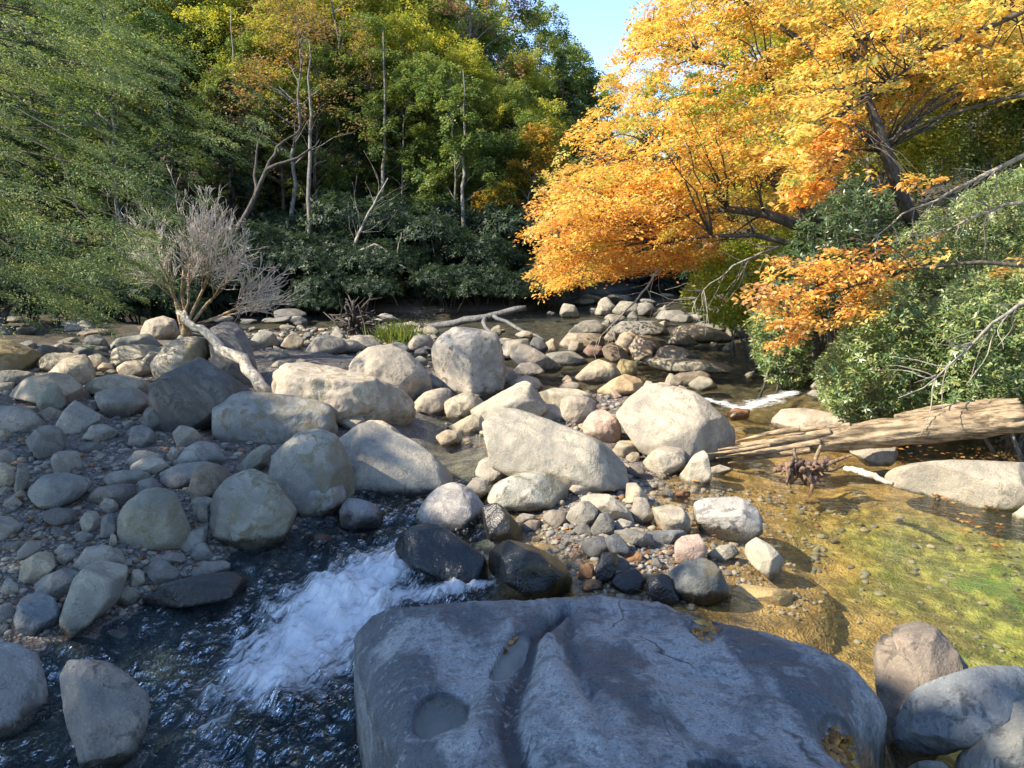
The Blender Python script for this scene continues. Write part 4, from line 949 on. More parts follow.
LEAF = mat_leaf('leaf_matte', .5, .46); LEAFG = mat_leaf('leaf_glossy', .38, .24, .55); LEAFA = mat_leaf('leaf_autumn', .45, .48, .3); NEEDLE = mat_leaf('needle', .55, .40, .25)
BARK = mat_bark('bark_grey', (.07, .062, .052), (.19, .175, .15)); BARKD = mat_bark('bark_dark', (.025, .021, .018), (.085, .07, .055)); BARKW = mat_bark('bark_pale', (.30, .27, .22), (.56, .51, .43))
PAL = {'orange': [(.74, .37, .08), (.76, .45, .11), (.76, .50, .14), (.66, .30, .085), (.76, .48, .12), (.62, .50, .17), (.45, .25, .11)],
       'golden': [(.76, .47, .11), (.76, .52, .14), (.74, .54, .15), (.76, .42, .10), (.60, .52, .16), (.70, .36, .09), (.48, .45, .13)],
       'gold': [(.76, .48, .12), (.76, .44, .10), (.72, .52, .15), (.52, .47, .14), (.76, .51, .13), (.44, .43, .12)],
       'rusty': [(.74, .40, .11), (.76, .48, .12), (.68, .32, .10), (.74, .54, .16), (.5, .3, .13)],
       'hemlock': [(0.084, 0.133, 0.056), (0.112, 0.168, 0.063), (0.154, 0.217, 0.070), (0.091, 0.140, 0.056)],
       'hemlit': [(.105, .165, .07), (.15, .215, .085), (.22, .28, .10), (.085, .135, .06), (.31, .35, .12)],
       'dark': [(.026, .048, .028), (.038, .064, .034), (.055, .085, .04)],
       'dull': [(0.130, 0.195, 0.058), (0.182, 0.247, 0.065), (0.247, 0.286, 0.078), (0.156, 0.221, 0.058)],
       'yellowgreen': [(0.336, 0.384, 0.072), (0.456, 0.444, 0.078), (0.552, 0.492, 0.084), (0.252, 0.312, 0.060)],
       'yellow': [(0.572, 0.484, 0.088), (0.462, 0.451, 0.088), (0.660, 0.495, 0.088), (0.308, 0.330, 0.066)],
       'purple': [(0.104, 0.156, 0.058), (0.143, 0.208, 0.065), (0.195, 0.234, 0.072), (0.312, 0.156, 0.130), (0.117, 0.169, 0.058), (0.390, 0.208, 0.117)],
       'brown': [(.28, .17, .06), (.33, .2, .06), (.22, .15, .07), (.2, .19, .07)],
       'rhodo': [(0.092, 0.149, 0.052), (0.127, 0.196, 0.063), (0.172, 0.236, 0.075), (0.241, 0.287, 0.109), (0.299, 0.310, 0.115)],
       'lime': [(0.264, 0.360, 0.036), (0.204, 0.300, 0.036), (0.384, 0.396, 0.060)]}

def unit(v): return v / (np.linalg.norm(v, axis=-1, keepdims=True) + 1e-9)

def leaf_mesh(name, C, A, N, L, Wd, col, mat):
    """One four-cornered blade per leaf: base, side, tip, side; slightly cupped."""
    n = len(C); A = unit(A); Bv = unit(np.cross(N, A)); Nn = np.cross(A, Bv)
    L = np.broadcast_to(L, (n,))[:, None]; Wd = np.broadcast_to(Wd, (n,))[:, None]
    V = np.empty((n, 4, 3))
    V[:, 0] = C - A * L * .5; V[:, 2] = C + A * L * .5
    V[:, 1] = C - A * L * .05 + Bv * Wd * .5 + Nn * Wd * .18; V[:, 3] = C - A * L * .05 - Bv * Wd * .5 + Nn * Wd * .18
    F = np.arange(n * 4).reshape(n, 4)
    m = mesh_np(name, V.reshape(-1, 3), F, smooth_shade=False, mat=mat)
    a = m.attributes.new('lc', 'FLOAT_COLOR', 'POINT')
    c4 = np.concatenate([np.repeat(col, 4, 0), np.ones((n * 4, 1))], 1)
    a.data.foreach_set('color', c4.astype(np.float32).ravel())
    return m

def pick(pal, n, r, spread=.16, clump=None):
    P = np.array(PAL[pal] if isinstance(pal, str) else pal)
    k = r.integers(0, len(P), n)
    if clump is not None:                      # leaves of one spray mostly share its colour
        k = np.where(r.random(n) < .6, clump % len(P), k)
    return np.clip(P[k] * (1 + r.normal(0, spread, (n, 1))) * (1 + r.normal(0, .05, (n, 3))), .004, .9)

def sprays(C, OUT, R, nl, r, flat=.10, droop=.25, fan=.55, updir=None):
    """Leaf centres, axes and normals of flattened fans of leaves; C, OUT: (n,3)."""
    n = len(C); OUT = unit(OUT); up = np.array([0, 0, 1.0])
    side = unit(np.cross(OUT, up)); nrm = unit(np.cross(side, OUT))
    tilt = r.normal(0, .25, (n, 1)); side, nrm = unit(side * np.cos(tilt) + nrm * np.sin(tilt)), unit(nrm * np.cos(tilt) - side * np.sin(tilt))
    R = np.broadcast_to(R, (n,))
    s = r.random((n, nl)) ** .8; t = r.normal(0, .42, (n, nl)) * (1 - .45 * s)
    z = r.normal(0, flat, (n, nl))
    Rx = R[:, None, None]
    p = C[:, None] + OUT[:, None] * (s[..., None] - .45) * 1.3 * Rx + side[:, None] * (t * fan)[..., None] * 1.5 * Rx + nrm[:, None] * z[..., None] * Rx
    p[..., 2] -= droop * s ** 2 * R[:, None]
    a = OUT[:, None] * .8 + side[:, None] * (np.sign(t) * (.5 + .5 * r.random((n, nl))))[..., None] + r.normal(0, .35, (n, nl, 3))
    a[..., 2] -= droop * s * 1.2
    nn = nrm[:, None] + r.normal(0, .42, (n, nl, 3))
    return p.reshape(-1, 3), a.reshape(-1, 3), nn.reshape(-1, 3), np.repeat(np.arange(n), nl)

def limb_path(a, b, r, sag=.08, n=6, wob=.05):
    a, b = np.asarray(a, float), np.asarray(b, float)
    t = np.linspace(0, 1, n)[:, None]; L = np.linalg.norm(b - a)
    p = a + (b - a) * t
    p[:, 2] += (np.sin(t[:, 0] * math.pi)) * sag * L
    p[1:-1] += r.normal(0, wob * L / 3, (n - 2, 3))
    return p

# ---- prototypes of woodland trees (own origin at the trunk base)
def proto_broad(name, pal, h, rad, nsp, nl, L, seed, crown_z=(.35, 1.0), trunk_r=.16, airy=1.0, bark=None, lmat=None, spr=None, wide=.62):
    r = np.random.default_rng(seed)
    root = empty(name, (0, 0, 0))
    zc0, zc1 = crown_z[0] * h, crown_z[1] * h
    lean = r.normal(0, .04 * h, 2)
    trunk = [(lean[0] * t ** 1.5 + r.normal(0, .008 * h), lean[1] * t ** 1.5 + r.normal(0, .008 * h), h * .9 * t) for t in np.linspace(0, 1, 9)]
    trunk[0] = (0, 0, -.4)
    mb = MB(); mb.tube(trunk, [trunk_r, trunk_r * .75, trunk_r * .5, trunk_r * .12], 7)
    T = np.array(trunk)
    # leafy boughs in a number of uneven clumps
    ncl = max(6, nsp // 10)
    ph = r.random(ncl) * 2 * math.pi; zz = r.random(ncl) ** .8
    prof = np.sin(np.clip(.18 + zz * .86, 0, 1) * math.pi) ** .7
    rc = rad * prof * (.35 + .65 * np.sqrt(r.random(ncl)))
    cl = np.stack([rc * np.cos(ph), rc * np.sin(ph), zc0 + zz * (zc1 - zc0)], 1)
    cl[:, :2] += np.array([np.interp(cl[:, 2], T[:, 2], T[:, 0]), np.interp(cl[:, 2], T[:, 2], T[:, 1])]).T
    cr = rad * (.22 + .22 * r.random(ncl))
    for c in cl:
        zt = max(.2 * h, c[2] - .35 * np.hypot(c[0], c[1]) - .06 * h)
        a = (np.interp(zt, T[:, 2], T[:, 0]), np.interp(zt, T[:, 2], T[:, 1]), zt)
        mb.tube(limb_path(a, c, r, .05), [trunk_r * .34, trunk_r * .16, trunk_r * .05], 5)
    k = r.integers(0, ncl, nsp)
    d = unit(r.normal(0, 1, (nsp, 3))); d[:, 2] *= .62
    C = cl[k] + d * (cr[k] * (.45 + .6 * r.random(nsp)))[:, None]
    OUT = d + .6 * unit(cl[k] - [0, 0, (zc0 + zc1) / 2]); OUT[:, 2] *= .4
    P, A, N, ix = sprays(C, OUT, (spr or rad * .2) * (.7 + .6 * r.random(nsp)), nl, r, flat=.18, droop=.3)
    col = pick(pal, len(P), r, clump=ix)
    mb.build('trunk', bark or BARK, root)
    cm = leaf_mesh('crown', P, A, N, L * (.7 + .6 * r.random(len(P))), L * wide * (.7 + .6 * r.random(len(P))), col, lmat or LEAF)
    link('crown', cm, root)
    return root

def proto_hemlock(name, h, rad, nl, seed, pal='hemlock', z0=.12, L=.15):
    r = np.random.default_rng(seed)
    root = empty(name, (0, 0, 0)); mb = MB()
    mb.tube([(0, 0, -.4), (.05, 0, h * .3), (0, .06, h * .65), (0, 0, h)], [h * .017, h * .011, h * .006, .01], 7)
    C, O, Rr = [], [], []
    z = z0 * h
    while z < h * .98:
        f = (z - z0 * h) / (h * (1 - z0)); rl = rad * (1 - f) ** .75 * (.75 + .25 * min(1, f * 6)) + .15
        for _ in range(int(3 + 3 * r.random())):
            ph = r.random() * 2 * math.pi; ln = rl * (.6 + .5 * r.random())
            d = np.array([math.cos(ph), math.sin(ph), 0]); tip = d * ln + (0, 0, z - .22 * ln)
            mb.tube(limb_path((0, 0, z), tip, r, .05, 5, .03), [h * .004, .008], 4)
            m = max(2, int(ln / .55))
            for q in range(m):
                s = (q + .7) / m
                C.append(d * ln * s + (0, 0, z - .22 * ln * s * s) + r.normal(0, .12, 3)); O.append(d + np.array([-d[1], d[0], 0]) * r.normal(0, .6)); Rr.append(.35 + .35 * r.random())
        z += h * (.028 + .012 * r.random())
    C, O, Rr = np.array(C), np.array(O), np.array(Rr)
    P, A, N, ix = sprays(C, O, Rr, max(6, nl // len(C)), r, flat=.10, droop=.55)
    mb.build('trunk', BARKD, root)
    link('crown', leaf_mesh('crown', P, A, N, L * (.7 + .6 * r.random(len(P))), L * .34, pick(pal, len(P), r, clump=ix), NEEDLE), root)
    return root

def proto_bush(name, pal, rx, h, nw, seed, L=.16, per=8, mat=None, wide=.34):
    """Whorled evergreen shrub."""
    r = np.random.default_rng(seed); root = empty(name, (0, 0, 0)); mb = MB()
    nst = 9
    lob = np.stack([r.normal(0, rx * .5, nst), r.normal(0, rx * .42, nst), h * (.12 + .6 * r.random(nst))], 1)
    for c in lob: mb.tube(limb_path((c[0] * .2, c[1] * .2, -.3), c, r, .1), [.045, .015], 5)
    k = r.integers(0, nst, nw); d = unit(r.normal(0, 1, (nw, 3))); d[:, 2] = np.abs(d[:, 2]) * .9 - .25
    C = lob[k] + d * np.array([rx * .5, rx * .5, h * .36]) * (.6 + .45 * r.random((nw, 1)))
    C[:, 2] = np.maximum(C[:, 2], .1)
    P, A, N, ix = whorls(C, d, per, L, r)
    mb.build('stem', BARKD, root)
    link('foliage', leaf_mesh('foliage', P, A, N, L * (.7 + .5 * r.random(len(P))), L * wide, pick(pal, len(P), r, clump=ix), mat or LEAFG), root)
    return root

def whorls(C, D, per, L, r):
    n = len(C); D = unit(D + np.array([0, 0, .55]) + r.normal(0, .25, (n, 3)))
    a = unit(np.cross(D, r.normal(0, 1, (n, 3)))); b = np.cross(D, a)
    ph = np.arange(per) / per * 2 * math.pi + r.random((n, 1)) * 6.3
    A = a[:, None] * np.cos(ph)[..., None] + b[:, None] * np.sin(ph)[..., None]
    el = r.normal(.12, .3, (n, per, 1))
    N = D[:, None] + r.normal(0, .15, (n, per, 3)) - A * el
    A2 = A + D[:, None] * el
    P = C[:, None] + A2 * L * .55 + D[:, None] * r.normal(0, .03, (n, per, 1))
    return P.reshape(-1, 3), A2.reshape(-1, 3), N.reshape(-1, 3), np.repeat(np.arange(n), per)

def in_poly(poly, n, r):
    P = np.asarray(poly, float); lo, hi = P.min(0), P.max(0); out = []
    while sum(map(len, out)) < n:
        q = lo + (hi - lo) * r.random((n * 2, 2)); s = sdf_poly(q[:, 0], q[:, 1], P)
        out.append(np.concatenate([q[s > 0], s[s > 0, None]], 1))
    return np.concatenate(out)[:n]

def volume(poly, d0, d1, n, r, bulge=1.5, soft=60.):
    """Points filling a crown seen as poly, between two depths, rounded towards its rim."""
    q = in_poly(poly, n, r)
    d = d0 + (d1 - d0) * r.random(n) ** 1.15 + bulge * (1 - np.clip(q[:, 2] / soft, 0, 1)) ** 2
    return at_depth(q[:, 0], q[:, 1], d)

def gz(x, y): return float(ground_z(np.array([float(x)]), np.array([float(y)]))[0])

# ------------------------------------------------------------------ the orange beech on the right bank
def orange_tree():
    r = np.random.default_rng(21)
    base = np.array([7.6, 16.5, 0]); base[2] = gz(base[0], base[1])
    root = empty('beech_tree', base)
    tag(root, 'big golden orange autumn beech leaning over the stream from the right bank', 'tree')
    D = lambda *pts: np.array([at_depth(np.array(u), np.array(v), np.array(d)) for u, v, d in pts])
    limbs = [
        (D((868, 262, 16.8), (842, 238, 16.8), (800, 226, 16.6), (765, 214, 16.6), (728, 209, 16.8), (690, 214, 17.4), (640, 222, 18)), [.17, .14, .10, .06, .02]),
        (D((842, 240, 16.8), (800, 205, 17), (768, 178, 17.4), (735, 176, 17.8), (700, 165, 18), (660, 150, 18.4)), [.12, .09, .05, .02]),
        (D((868, 262, 16.8), (800, 246, 16.2), (755, 235, 16), (712, 236, 16), (660, 244, 16.4)), [.09, .065, .04, .015]),
        (D((930, 250, 16.9), (905, 205, 16.5), (885, 150, 16.2), (868, 100, 16), (850, 40, 16.2), (835, -40, 16.6)), [.16, .14, .11, .08, .05]),
        (D((885, 150, 16.2), (830, 110, 16.4), (770, 80, 17), (700, 60, 17.6), (650, 40, 18)), [.10, .07, .05, .02]),
        (D((868, 100, 16), (800, 40, 16.6), (740, 0, 17), (690, -30, 17.5)), [.08, .06, .03]),
        (D((1330, 120, 9.2), (1180, 20, 9.3), (1060, -6, 9.5), (1000, 22, 9.6), (940, 48, 9.9), (890, 80, 10.4), (850, 110, 11)), [.08, .06, .04, .03, .02, .008]),
        (D((1330, 200, 9.2), (1180, 110, 9), (1070, 84, 9), (1000, 100, 9.4), (935, 118, 9.8), (890, 140, 10.4), (848, 152, 11)), [.07, .05, .032, .025, .016, .007]),
        (D((1330, 290, 9.4), (1180, 282, 9.8), (1050, 268, 10.2), (980, 262, 10.4), (915, 268, 10.8), (870, 282, 11.2), (830, 292, 11.6)), [.07, .05, .03, .024, .015, .008]),
        (D((930, 250, 16.9), (900, 240, 14), (860, 262, 12.4), (820, 285, 11.6), (780, 300, 11.6), (755, 300, 11.8)), [.04, .03, .018, .008]),
    ]
    mb = MB()
    bt = np.array([base - (0, 0, .5), *D((930, 250, 16.9), (905, 205, 16.5))]); mb.tube(np.array([base + (0, 0, -.6), base + (-.1, 0, .9), limbs[0][0][0]]), [.34, .28, .22], 9, .15)
    mb.tube(np.array([base + (.1, 0, -.6), base + (.5, .1, 1.0), limbs[3][0][0]]), [.30, .24, .17], 9, .15)
    mb2 = MB(); base2 = np.array([9.9, 9.0, 0]); base2[2] = gz(9.9, 9.0)
    tk = np.array([base2 + (0, 0, -.5), limbs[8][0][0] + (.05, 0, 0), limbs[7][0][0] + (.05, 0, 0), limbs[6][0][0] + (.05, 0, 0), limbs[6][0][0] + (.3, .2, 4)]); mb2.tube(tk, [.22, .19, .16, .12, .03], 9, .1)
    for k, (p, rad) in enumerate(limbs): (mb2 if k in (6, 7, 8) else mb).tube(p, rad, 7, .12, seed=3)
    ends = np.concatenate([p[2:] for p, _ in limbs[:6]])
    Cs, Os, Rs, nls, pals, Ls = [], [], [], [], [], []
    main = [(700, -60), (655, 5), (622, 50), (600, 92), (578, 132), (548, 172), (537, 200), (534, 232), (548, 256), (530, 270), (556, 288), (600, 278), (648, 268), (690, 268), (722, 256), (716, 232), (770, 225), (800, 210), (820, 180), (870, 150), (900, 120), (980, 90), (1100, 80), (1100, -60)]
    def add(poly, d0, d1, n, R, nl, pal, L, bulge=1.5, soft=60.):
        C = volume(poly, d0, d1, n, r, bulge, soft)
        O = np.stack([-np.ones(n) + r.normal(0, .6, n), -.5 + r.normal(0, .6, n), r.normal(-.05, .15, n)], 1)
        P, A, N, ix = sprays(C, O, R * (.7 + .6 * r.random(n)), nl, r, flat=.09, droop=.22)
        Cs.append(P); Os.append(A); Rs.append(N); pals.append(pick(pal, len(P), r, clump=ix)); Ls.append(np.full(len(P), L) * (.75 + .5 * r.random(len(P))))
        return C
    c1 = add(main, 14.8, 21.5, 1180, .62, 96, 'golden', .085, 2.2, 80.)
    c1b = add([(536, 190), (532, 235), (548, 256), (528, 272), (556, 290), (610, 276), (690, 268), (720, 252), (720, 205), (690, 170), (600, 150)], 15.2, 20, 300, .6, 74, 'orange', .088, 2, 50.)
    c1c = add([(690, -60), (640, 40), (660, 60), (760, 20), (880, 60), (1100, 60), (1100, -60)], 15, 21, 480, .65, 80, 'gold', .09, 1.5, 60.)
    c2 = add([(812, -40), (1100, -40), (1100, 70), (985, 96), (930, 60), (880, 100), (850, 118), (806, 150), (800, 190), (776, 150), (790, 90)], 9.0, 12.0, 185, .42, 66, 'gold', .08, .5)
    c3 = add([(868, 110), (846, 150), (822, 195), (802, 208), (790, 190), (806, 150), (840, 115)], 10.2, 12, 56, .36, 58, 'orange', .08, .3)
    c4 = add([(940, 42), (1060, 42), (1060, 76), (1000, 104), (965, 96)], 9, 9.8, 16, .34, 52, 'gold', .08, .2)
    c5 = add([(748, 288), (775, 262), (820, 250), (868, 246), (900, 262), (880, 290), (876, 318), (840, 322), (800, 342), (770, 345), (762, 322)], 10.6, 12.2, 74, .40, 52, 'rusty', .085, .3)
    c6 = add([(868, 234), (905, 226), (940, 240), (1060, 250), (1060, 272), (960, 276), (900, 272)], 10.2, 11.2, 20, .34, 26, 'rusty', .085, .2)
    c7 = add([(850, 165), (905, 172), (950, 168), (945, 186), (880, 190)], 12.5, 13.4, 8, .4, 26, 'orange', .10, .2)
    for c in np.concatenate([c1[::4], c1b[::4], c1c[::5]]):
        e = ends[np.argmin(np.linalg.norm(ends - c - (.8, .3, -.3), axis=1))]
        mb.tube(limb_path(e, c, r, .06, 6, .06), [.03, .014, .005], 4)
    for grp, k in ((c2, 6), (c3, 7), (c4, 6), (c5, 9), (c6, 8), (c7, 4)):
        L0 = limbs[k][0]; tq = np.linspace(0, len(L0) - 1, 60); pts = np.stack([np.interp(tq, np.arange(len(L0)), L0[:, q]) for q in range(3)], 1)
        pts = pts[12:]
        for c in grp[::2]:
            e = pts[np.argmin(np.linalg.norm(pts - c - r.normal(0, .25, 3), axis=1))]; (mb2 if k in (6, 7, 8) else mb).tube(limb_path(e, c, r, .04, 5, .05), [.012, .004], 4)
    mb.build('trunk', BARKD, root, off=base)
    near = [3, 4, 5, 7]
    r2 = empty('beech_tree', base2); tag(r2, 'second golden beech past the right edge, near boughs reaching in at upper right', 'tree')
    mb2.build('trunk', BARKD, r2, off=base2)
    for sel, rt, bs in (([k for k in range(len(Cs)) if k not in near], root, base), (near, r2, base2)):
        cat = lambda A: np.concatenate([A[k] for k in sel])
        L = cat(Ls) * (.75 + .55 * r.random(len(cat(Ls)))); link('crown', leaf_mesh('crown', cat(Cs) - bs, cat(Os), cat(Rs), L, L * .58, cat(pals), LEAFA), rt)

# ------------------------------------------------------------------ hemlock boughs at the left
def left_hemlock():
    r = np.random.default_rng(31)
    base = np.array([-13.2, 14.5, 0]); base[2] = gz(base[0], base[1])
    root = empty('hemlock_tree', base); tag(root, 'tall feathery hemlock drooping its boughs over the left bank', 'tree')
    mb = MB(); mb.tube(base + np.array([(0, 0, -.5), (.1, 0, 4), (0, .1, 9), (.1, 0, 15)]), [.30, .25, .18, .05], 9, .1)
    Cs, Os, Ns, cols = [], [], [], []
    def add(poly, d0, d1, n, nl, pal, R=.55, bul=.8):
        K = volume(poly, d0, d1, max(8, n // 7), r, bul, 50.)
        C = K[r.integers(0, len(K), n)] + r.normal(0, 1, (n, 3)) * [.55, .5, .22]
        O = unit(C - base) * [1, 1, 0] + r.normal(0, .3, (n, 3)) * [1, 1, .2] + [.35, -.2, -.10]
        P, A, N, ix = sprays(C, O, R * (.7 + .7 * r.random(n)), nl, r, flat=.05, droop=.42)
        Cs.append(P); Os.append(A); Ns.append(N); cols.append(pick(pal, len(P), r, clump=ix)); return C
    a = add([(-120, -60), (120, -60), (160, 10), (170, 60), (140, 80), (150, 120), (120, 150), (90, 130), (60, 150), (-120, 150)], 11.5, 16.5, 260, 190, 'hemlit')
    b = add([(-120, 140), (60, 140), (118, 160), (150, 176), (130, 200), (140, 225), (120, 250), (146, 280), (130, 300), (90, 318), (40, 328), (-120, 335)], 11.5, 15.5, 300, 190, 'hemlit')
    c = add([(100, 60), (170, 70), (200, 110), (236, 130), (232, 150), (190, 160), (150, 150)], 15, 18, 70, 160, 'hemlit')
    for C in np.concatenate([a[::7], b[::7], c[::7]]):
        z = min(14, max(2.2, C[2] + .25 * np.linalg.norm(C[:2] - base[:2])))
        mb.tube(limb_path(base + (0, 0, z - base[2]), C, r, .10, 8, .09), [.045, .018, .005], 5)
    mb.build('trunk', BARKD, root, off=base)
    P = np.concatenate(Cs) - base
    link('crown', leaf_mesh('crown', P, np.concatenate(Os), np.concatenate(Ns), .060 * (.7 + .6 * r.random(len(P))), .017, np.concatenate(cols), NEEDLE), root)

# ------------------------------------------------------------------ trees on the near left bank whose shade falls on the foreground
def shade_trees():
    r = np.random.default_rng(41)
    edge = [(2.9, 4.3), (1.5, 5.75), (.45, 6.5), (-.7, 7.6), (-1.5, 9.3), (-2.9, 11.0), (-5.2, 12.3), (-8, 12.6), (-14, 12.4), (-14, -2), (4.4, -2), (3.8, 3)]
    trunks = [(-12.5, -.8), (-15.5, 3.2), (-19.5, 7.2), (-21, -1.5)]
    labels = ['tall leafy tree on the near left bank closest to the viewer', 'tall leafy tree on the left bank beside the gravel', 'broad leafy tree on the left bank beyond the gravel', 'tall leafy tree deep in the wood on the near left bank']
    T = in_poly(edge, 1000, r)[:, :2]
    T = np.concatenate([T, in_poly([(-1.8, .8), (2.4, .8), (2.3, 4.2), (.8, 5.6), (-1.6, 6.5)], 220, r)[:, :2]])
    zc = 8 + 4.5 * r.random(len(T))
    C = np.stack([T[:, 0] + SUN[0] / SUN[2] * zc, T[:, 1] + SUN[1] / SUN[2] * zc, zc], 1)
    own = np.argmin(np.stack([np.hypot(C[:, 0] - t[0], C[:, 1] - t[1]) for t in trunks]), 0)
    for k, t in enumerate(trunks):
        base = np.array([t[0], t[1], gz(*t)]); root = empty('shade_tree', base); tag(root, labels[k], 'tree', 'trees on the near left bank')
        Ck = C[own == k]; mb = MB()
        mb.tube([(0, 0, -.5), (.2, .1, 4), (.1, .2, 8), (.3, .1, 12)], [.32, .26, .18, .05], 9, .1)
        for c in Ck[::3]: mb.tube(limb_path((.15, .1, min(10, max(3, c[2] - base[2] - 2))), c - base, r, .05), [.07, .03, .01], 5)
        O = r.normal(0, 1, (len(Ck), 3)) * [1, 1, .2]
        P, A, N, ix = sprays(Ck - base, O, .8, 62, r, flat=.15, droop=.25)
        mb.build('trunk', BARK, root)
        link('crown', leaf_mesh('crown', P, A, N, .26 * (.7 + .6 * r.random(len(P))), .16, pick('dull', len(P), r, clump=ix), LEAF), root)

orange_tree(); left_hemlock(); shade_trees()

# ------------------------------------------------------------------ evergreen shrubs on the right bank
def px_bush(label, poly, d0, d1, nw, pal, seed, L=.12, per=8, wide=.33, mat=None, name='rhododendron_bush', group=None, nst=14):
    r = np.random.default_rng(seed)
    C = volume(poly, d0, d1, nw, r, .6, 40.)
    base = C.mean(0); base[2] = gz(base[0], base[1])
    C[:, 2] = np.maximum(C[:, 2], ground_z(C[:, 0], C[:, 1]) + .06)
    root = empty(name, base); tag(root, label, 'bush', group)
    P, A, N, ix = whorls(C, np.array([-.35, -.45, .6]) + r.normal(0, .5, (nw, 3)), per, L, r)
    mb = MB()
    for c in C[::max(1, nw // nst)]: mb.tube(limb_path(base + r.normal(0, .3, 3) * [1, 1, 0] - (0, 0, .2), c, r, .12, 6, .06), [.035, .018, .006], 5)
    mb.build('stem', BARK, root, off=base)
    link('foliage', leaf_mesh('foliage', P - base, A, N, L * (.65 + .6 * r.random(len(P))), L * wide, pick(pal, len(P), r, clump=ix), mat or LEAFG), root)

px_bush('glossy green rhododendron hanging over the log end on the right bank', [(846, 424), (822, 402), (812, 372), (836, 340), (862, 300), (900, 285), (940, 300), (950, 360), (930, 420), (880, 428)], 10.6, 13.2, 2600, 'rhodo', 51, L=.088)
px_bush('sunlit rhododendron at the right edge above the log butt', [(930, 422), (930, 330), (945, 285), (1000, 262), (1090, 250), (1090, 440), (990, 425)], 9.9, 12.4, 3200, 'rhodo', 52, L=.085)
px_bush('taller rhododendron at the right edge behind the pale bare branch', [(880, 300), (890, 240), (940, 205), (1000, 175), (1100, 150), (1100, 270), (1000, 275)], 12.5, 15.5, 2700, 'rhodo', 53, L=.095)
px_bush('dark green rhododendron under the beech limb', [(770, 270), (790, 240), (810, 205), (850, 180), (890, 190), (905, 240), (880, 300), (820, 330), (780, 320)], 14, 16.5, 1200, [(.035, .065, .025), (.05, .085, .03), (.07, .11, .035)], 54)
px_bush('yellow green shrub on the right bank where the stream narrows', [(680, 300), (700, 262), (735, 240), (790, 225), (812, 255), (790, 300), (750, 330), (705, 322)], 18, 22, 1000, 'lime', 55, L=.15, per=6, wide=.5, mat=LEAF, name='leafy_shrub', nst=6)
px_bush('small deep green shrub below the low orange spray', [(745, 322), (765, 300), (800, 296), (812, 330), (812, 388), (775, 386), (756, 362), (752, 345)], 14.5, 16, 420, 'rhodo', 56, nst=3)
# ------------------------------------------------------------------ woodland on the left bank and beyond
def place(proto, first, u, d, label, rot, sc=1.0, group=None, cat='tree'):
    """Stand a tree on the hillside at column u of the picture, d metres away."""
    x = (u - 512) / FPX * d; y = d * math.cos(PITCH) + .0
    loc = (x, y, gz(x, y))
    o = proto if first else copy_tree(proto)
    o.location = loc; o.rotation_euler = (0, 0, rot); o.scale = (sc, sc, sc)
    o['label'] = label; o['category'] = cat
    if group: o['group'] = group
    return o

class Kind:
    def __init__(self, root): self.root, self.used = root, False
    def at(self, u, d, label, sc=1.0, rot=None, group=None, cat='tree'):
        o = place(self.root, not self.used, u, d, label, rng.random() * 6.28 if rot is None else rot, sc, group, cat); self.used = True; return o

K_hem = Kind(proto_hemlock('hemlock_tree', 16, 3.8, 26000, 101, z0=.06, L=.19))
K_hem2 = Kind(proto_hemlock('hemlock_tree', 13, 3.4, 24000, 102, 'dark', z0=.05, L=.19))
K_dull = Kind(proto_broad('broadleaf_tree', 'dull', 15, 4.2, 520, 84, .17, 103, crown_z=(.16, 1.0)))
K_yg = Kind(proto_broad('broadleaf_tree', 'yellowgreen', 17, 4.6, 540, 86, .17, 104, crown_z=(.2, 1.0)))
K_yel = Kind(proto_broad('broadleaf_tree', 'yellow', 16, 4.2, 480, 78, .165, 105, crown_z=(.25, 1.0), lmat=LEAFA))
K_pur = Kind(proto_broad('broadleaf_tree', 'purple', 19, 4.0, 430, 76, .16, 106, crown_z=(.28, 1.0)))
K_bare = Kind(proto_broad('thin_tree', 'brown', 12, 3.6, 240, 20, .13, 107, crown_z=(.45, 1.0), trunk_r=.13, lmat=LEAFA))
K_small = Kind(proto_broad('young_tree', [(.42, .30, .05), (.34, .28, .05), (.2, .2, .04), (.5, .28, .05)], 7.5, 2.4, 230, 56, .13, 108, crown_z=(.1, 1.0), trunk_r=.07, lmat=LEAFA))
K_green = Kind(proto_broad('young_tree', 'dull', 8.5, 2.2, 220, 66, .135, 109, crown_z=(.3, 1.0), trunk_r=.07))
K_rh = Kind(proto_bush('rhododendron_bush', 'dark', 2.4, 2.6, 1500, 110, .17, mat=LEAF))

hg = 'rhododendrons along the far left bank'
for k, (u, d, s) in enumerate([(292, 33.5, 1.0), (330, 33, .95), (372, 33, 1.05), (408, 33.5, .9), (440, 34, 1.0), (476, 34.5, 1.0), (508, 35.5, .95), (540, 38, 1.0), (268, 34, .9), (350, 36, 1.3), (420, 37, 1.35), (490, 38, 1.3), (565, 42, 1.1), (230, 33, 1.0), (190, 32, 1.0), (150, 30, 1.0), (300, 37, 1.4)]):
    K_rh.at(u, d, ['dark rhododendron left of the tangled root mass on the far bank', 'dark rhododendron right behind the bare bush twigs', 'dark rhododendron straight above the tangled root mass', 'dark rhododendron above the grass tuft',
                   'dark rhododendron left above the tallest block boulder', 'dark rhododendron above the tallest block boulder', 'dark rhododendron above the fallen grey branch', 'dark rhododendron at the left edge of the orange beech',
                   'dark rhododendron behind the right twigs of the bare bush', 'large dark rhododendron behind the row above the root mass', 'large dark rhododendron behind the row left of the tallest block', 'large dark rhododendron behind the row above the fallen branch',
                   'dark rhododendron in deep shade under the orange beech', 'dark rhododendron behind the bare bush', 'dark rhododendron behind the left side of the bare bush', 'dark rhododendron under the hemlock boughs',
                   'large dark rhododendron behind the bare bush right side'][k], s * (.75 + .6 * rng.random()), group=hg, cat='bush')
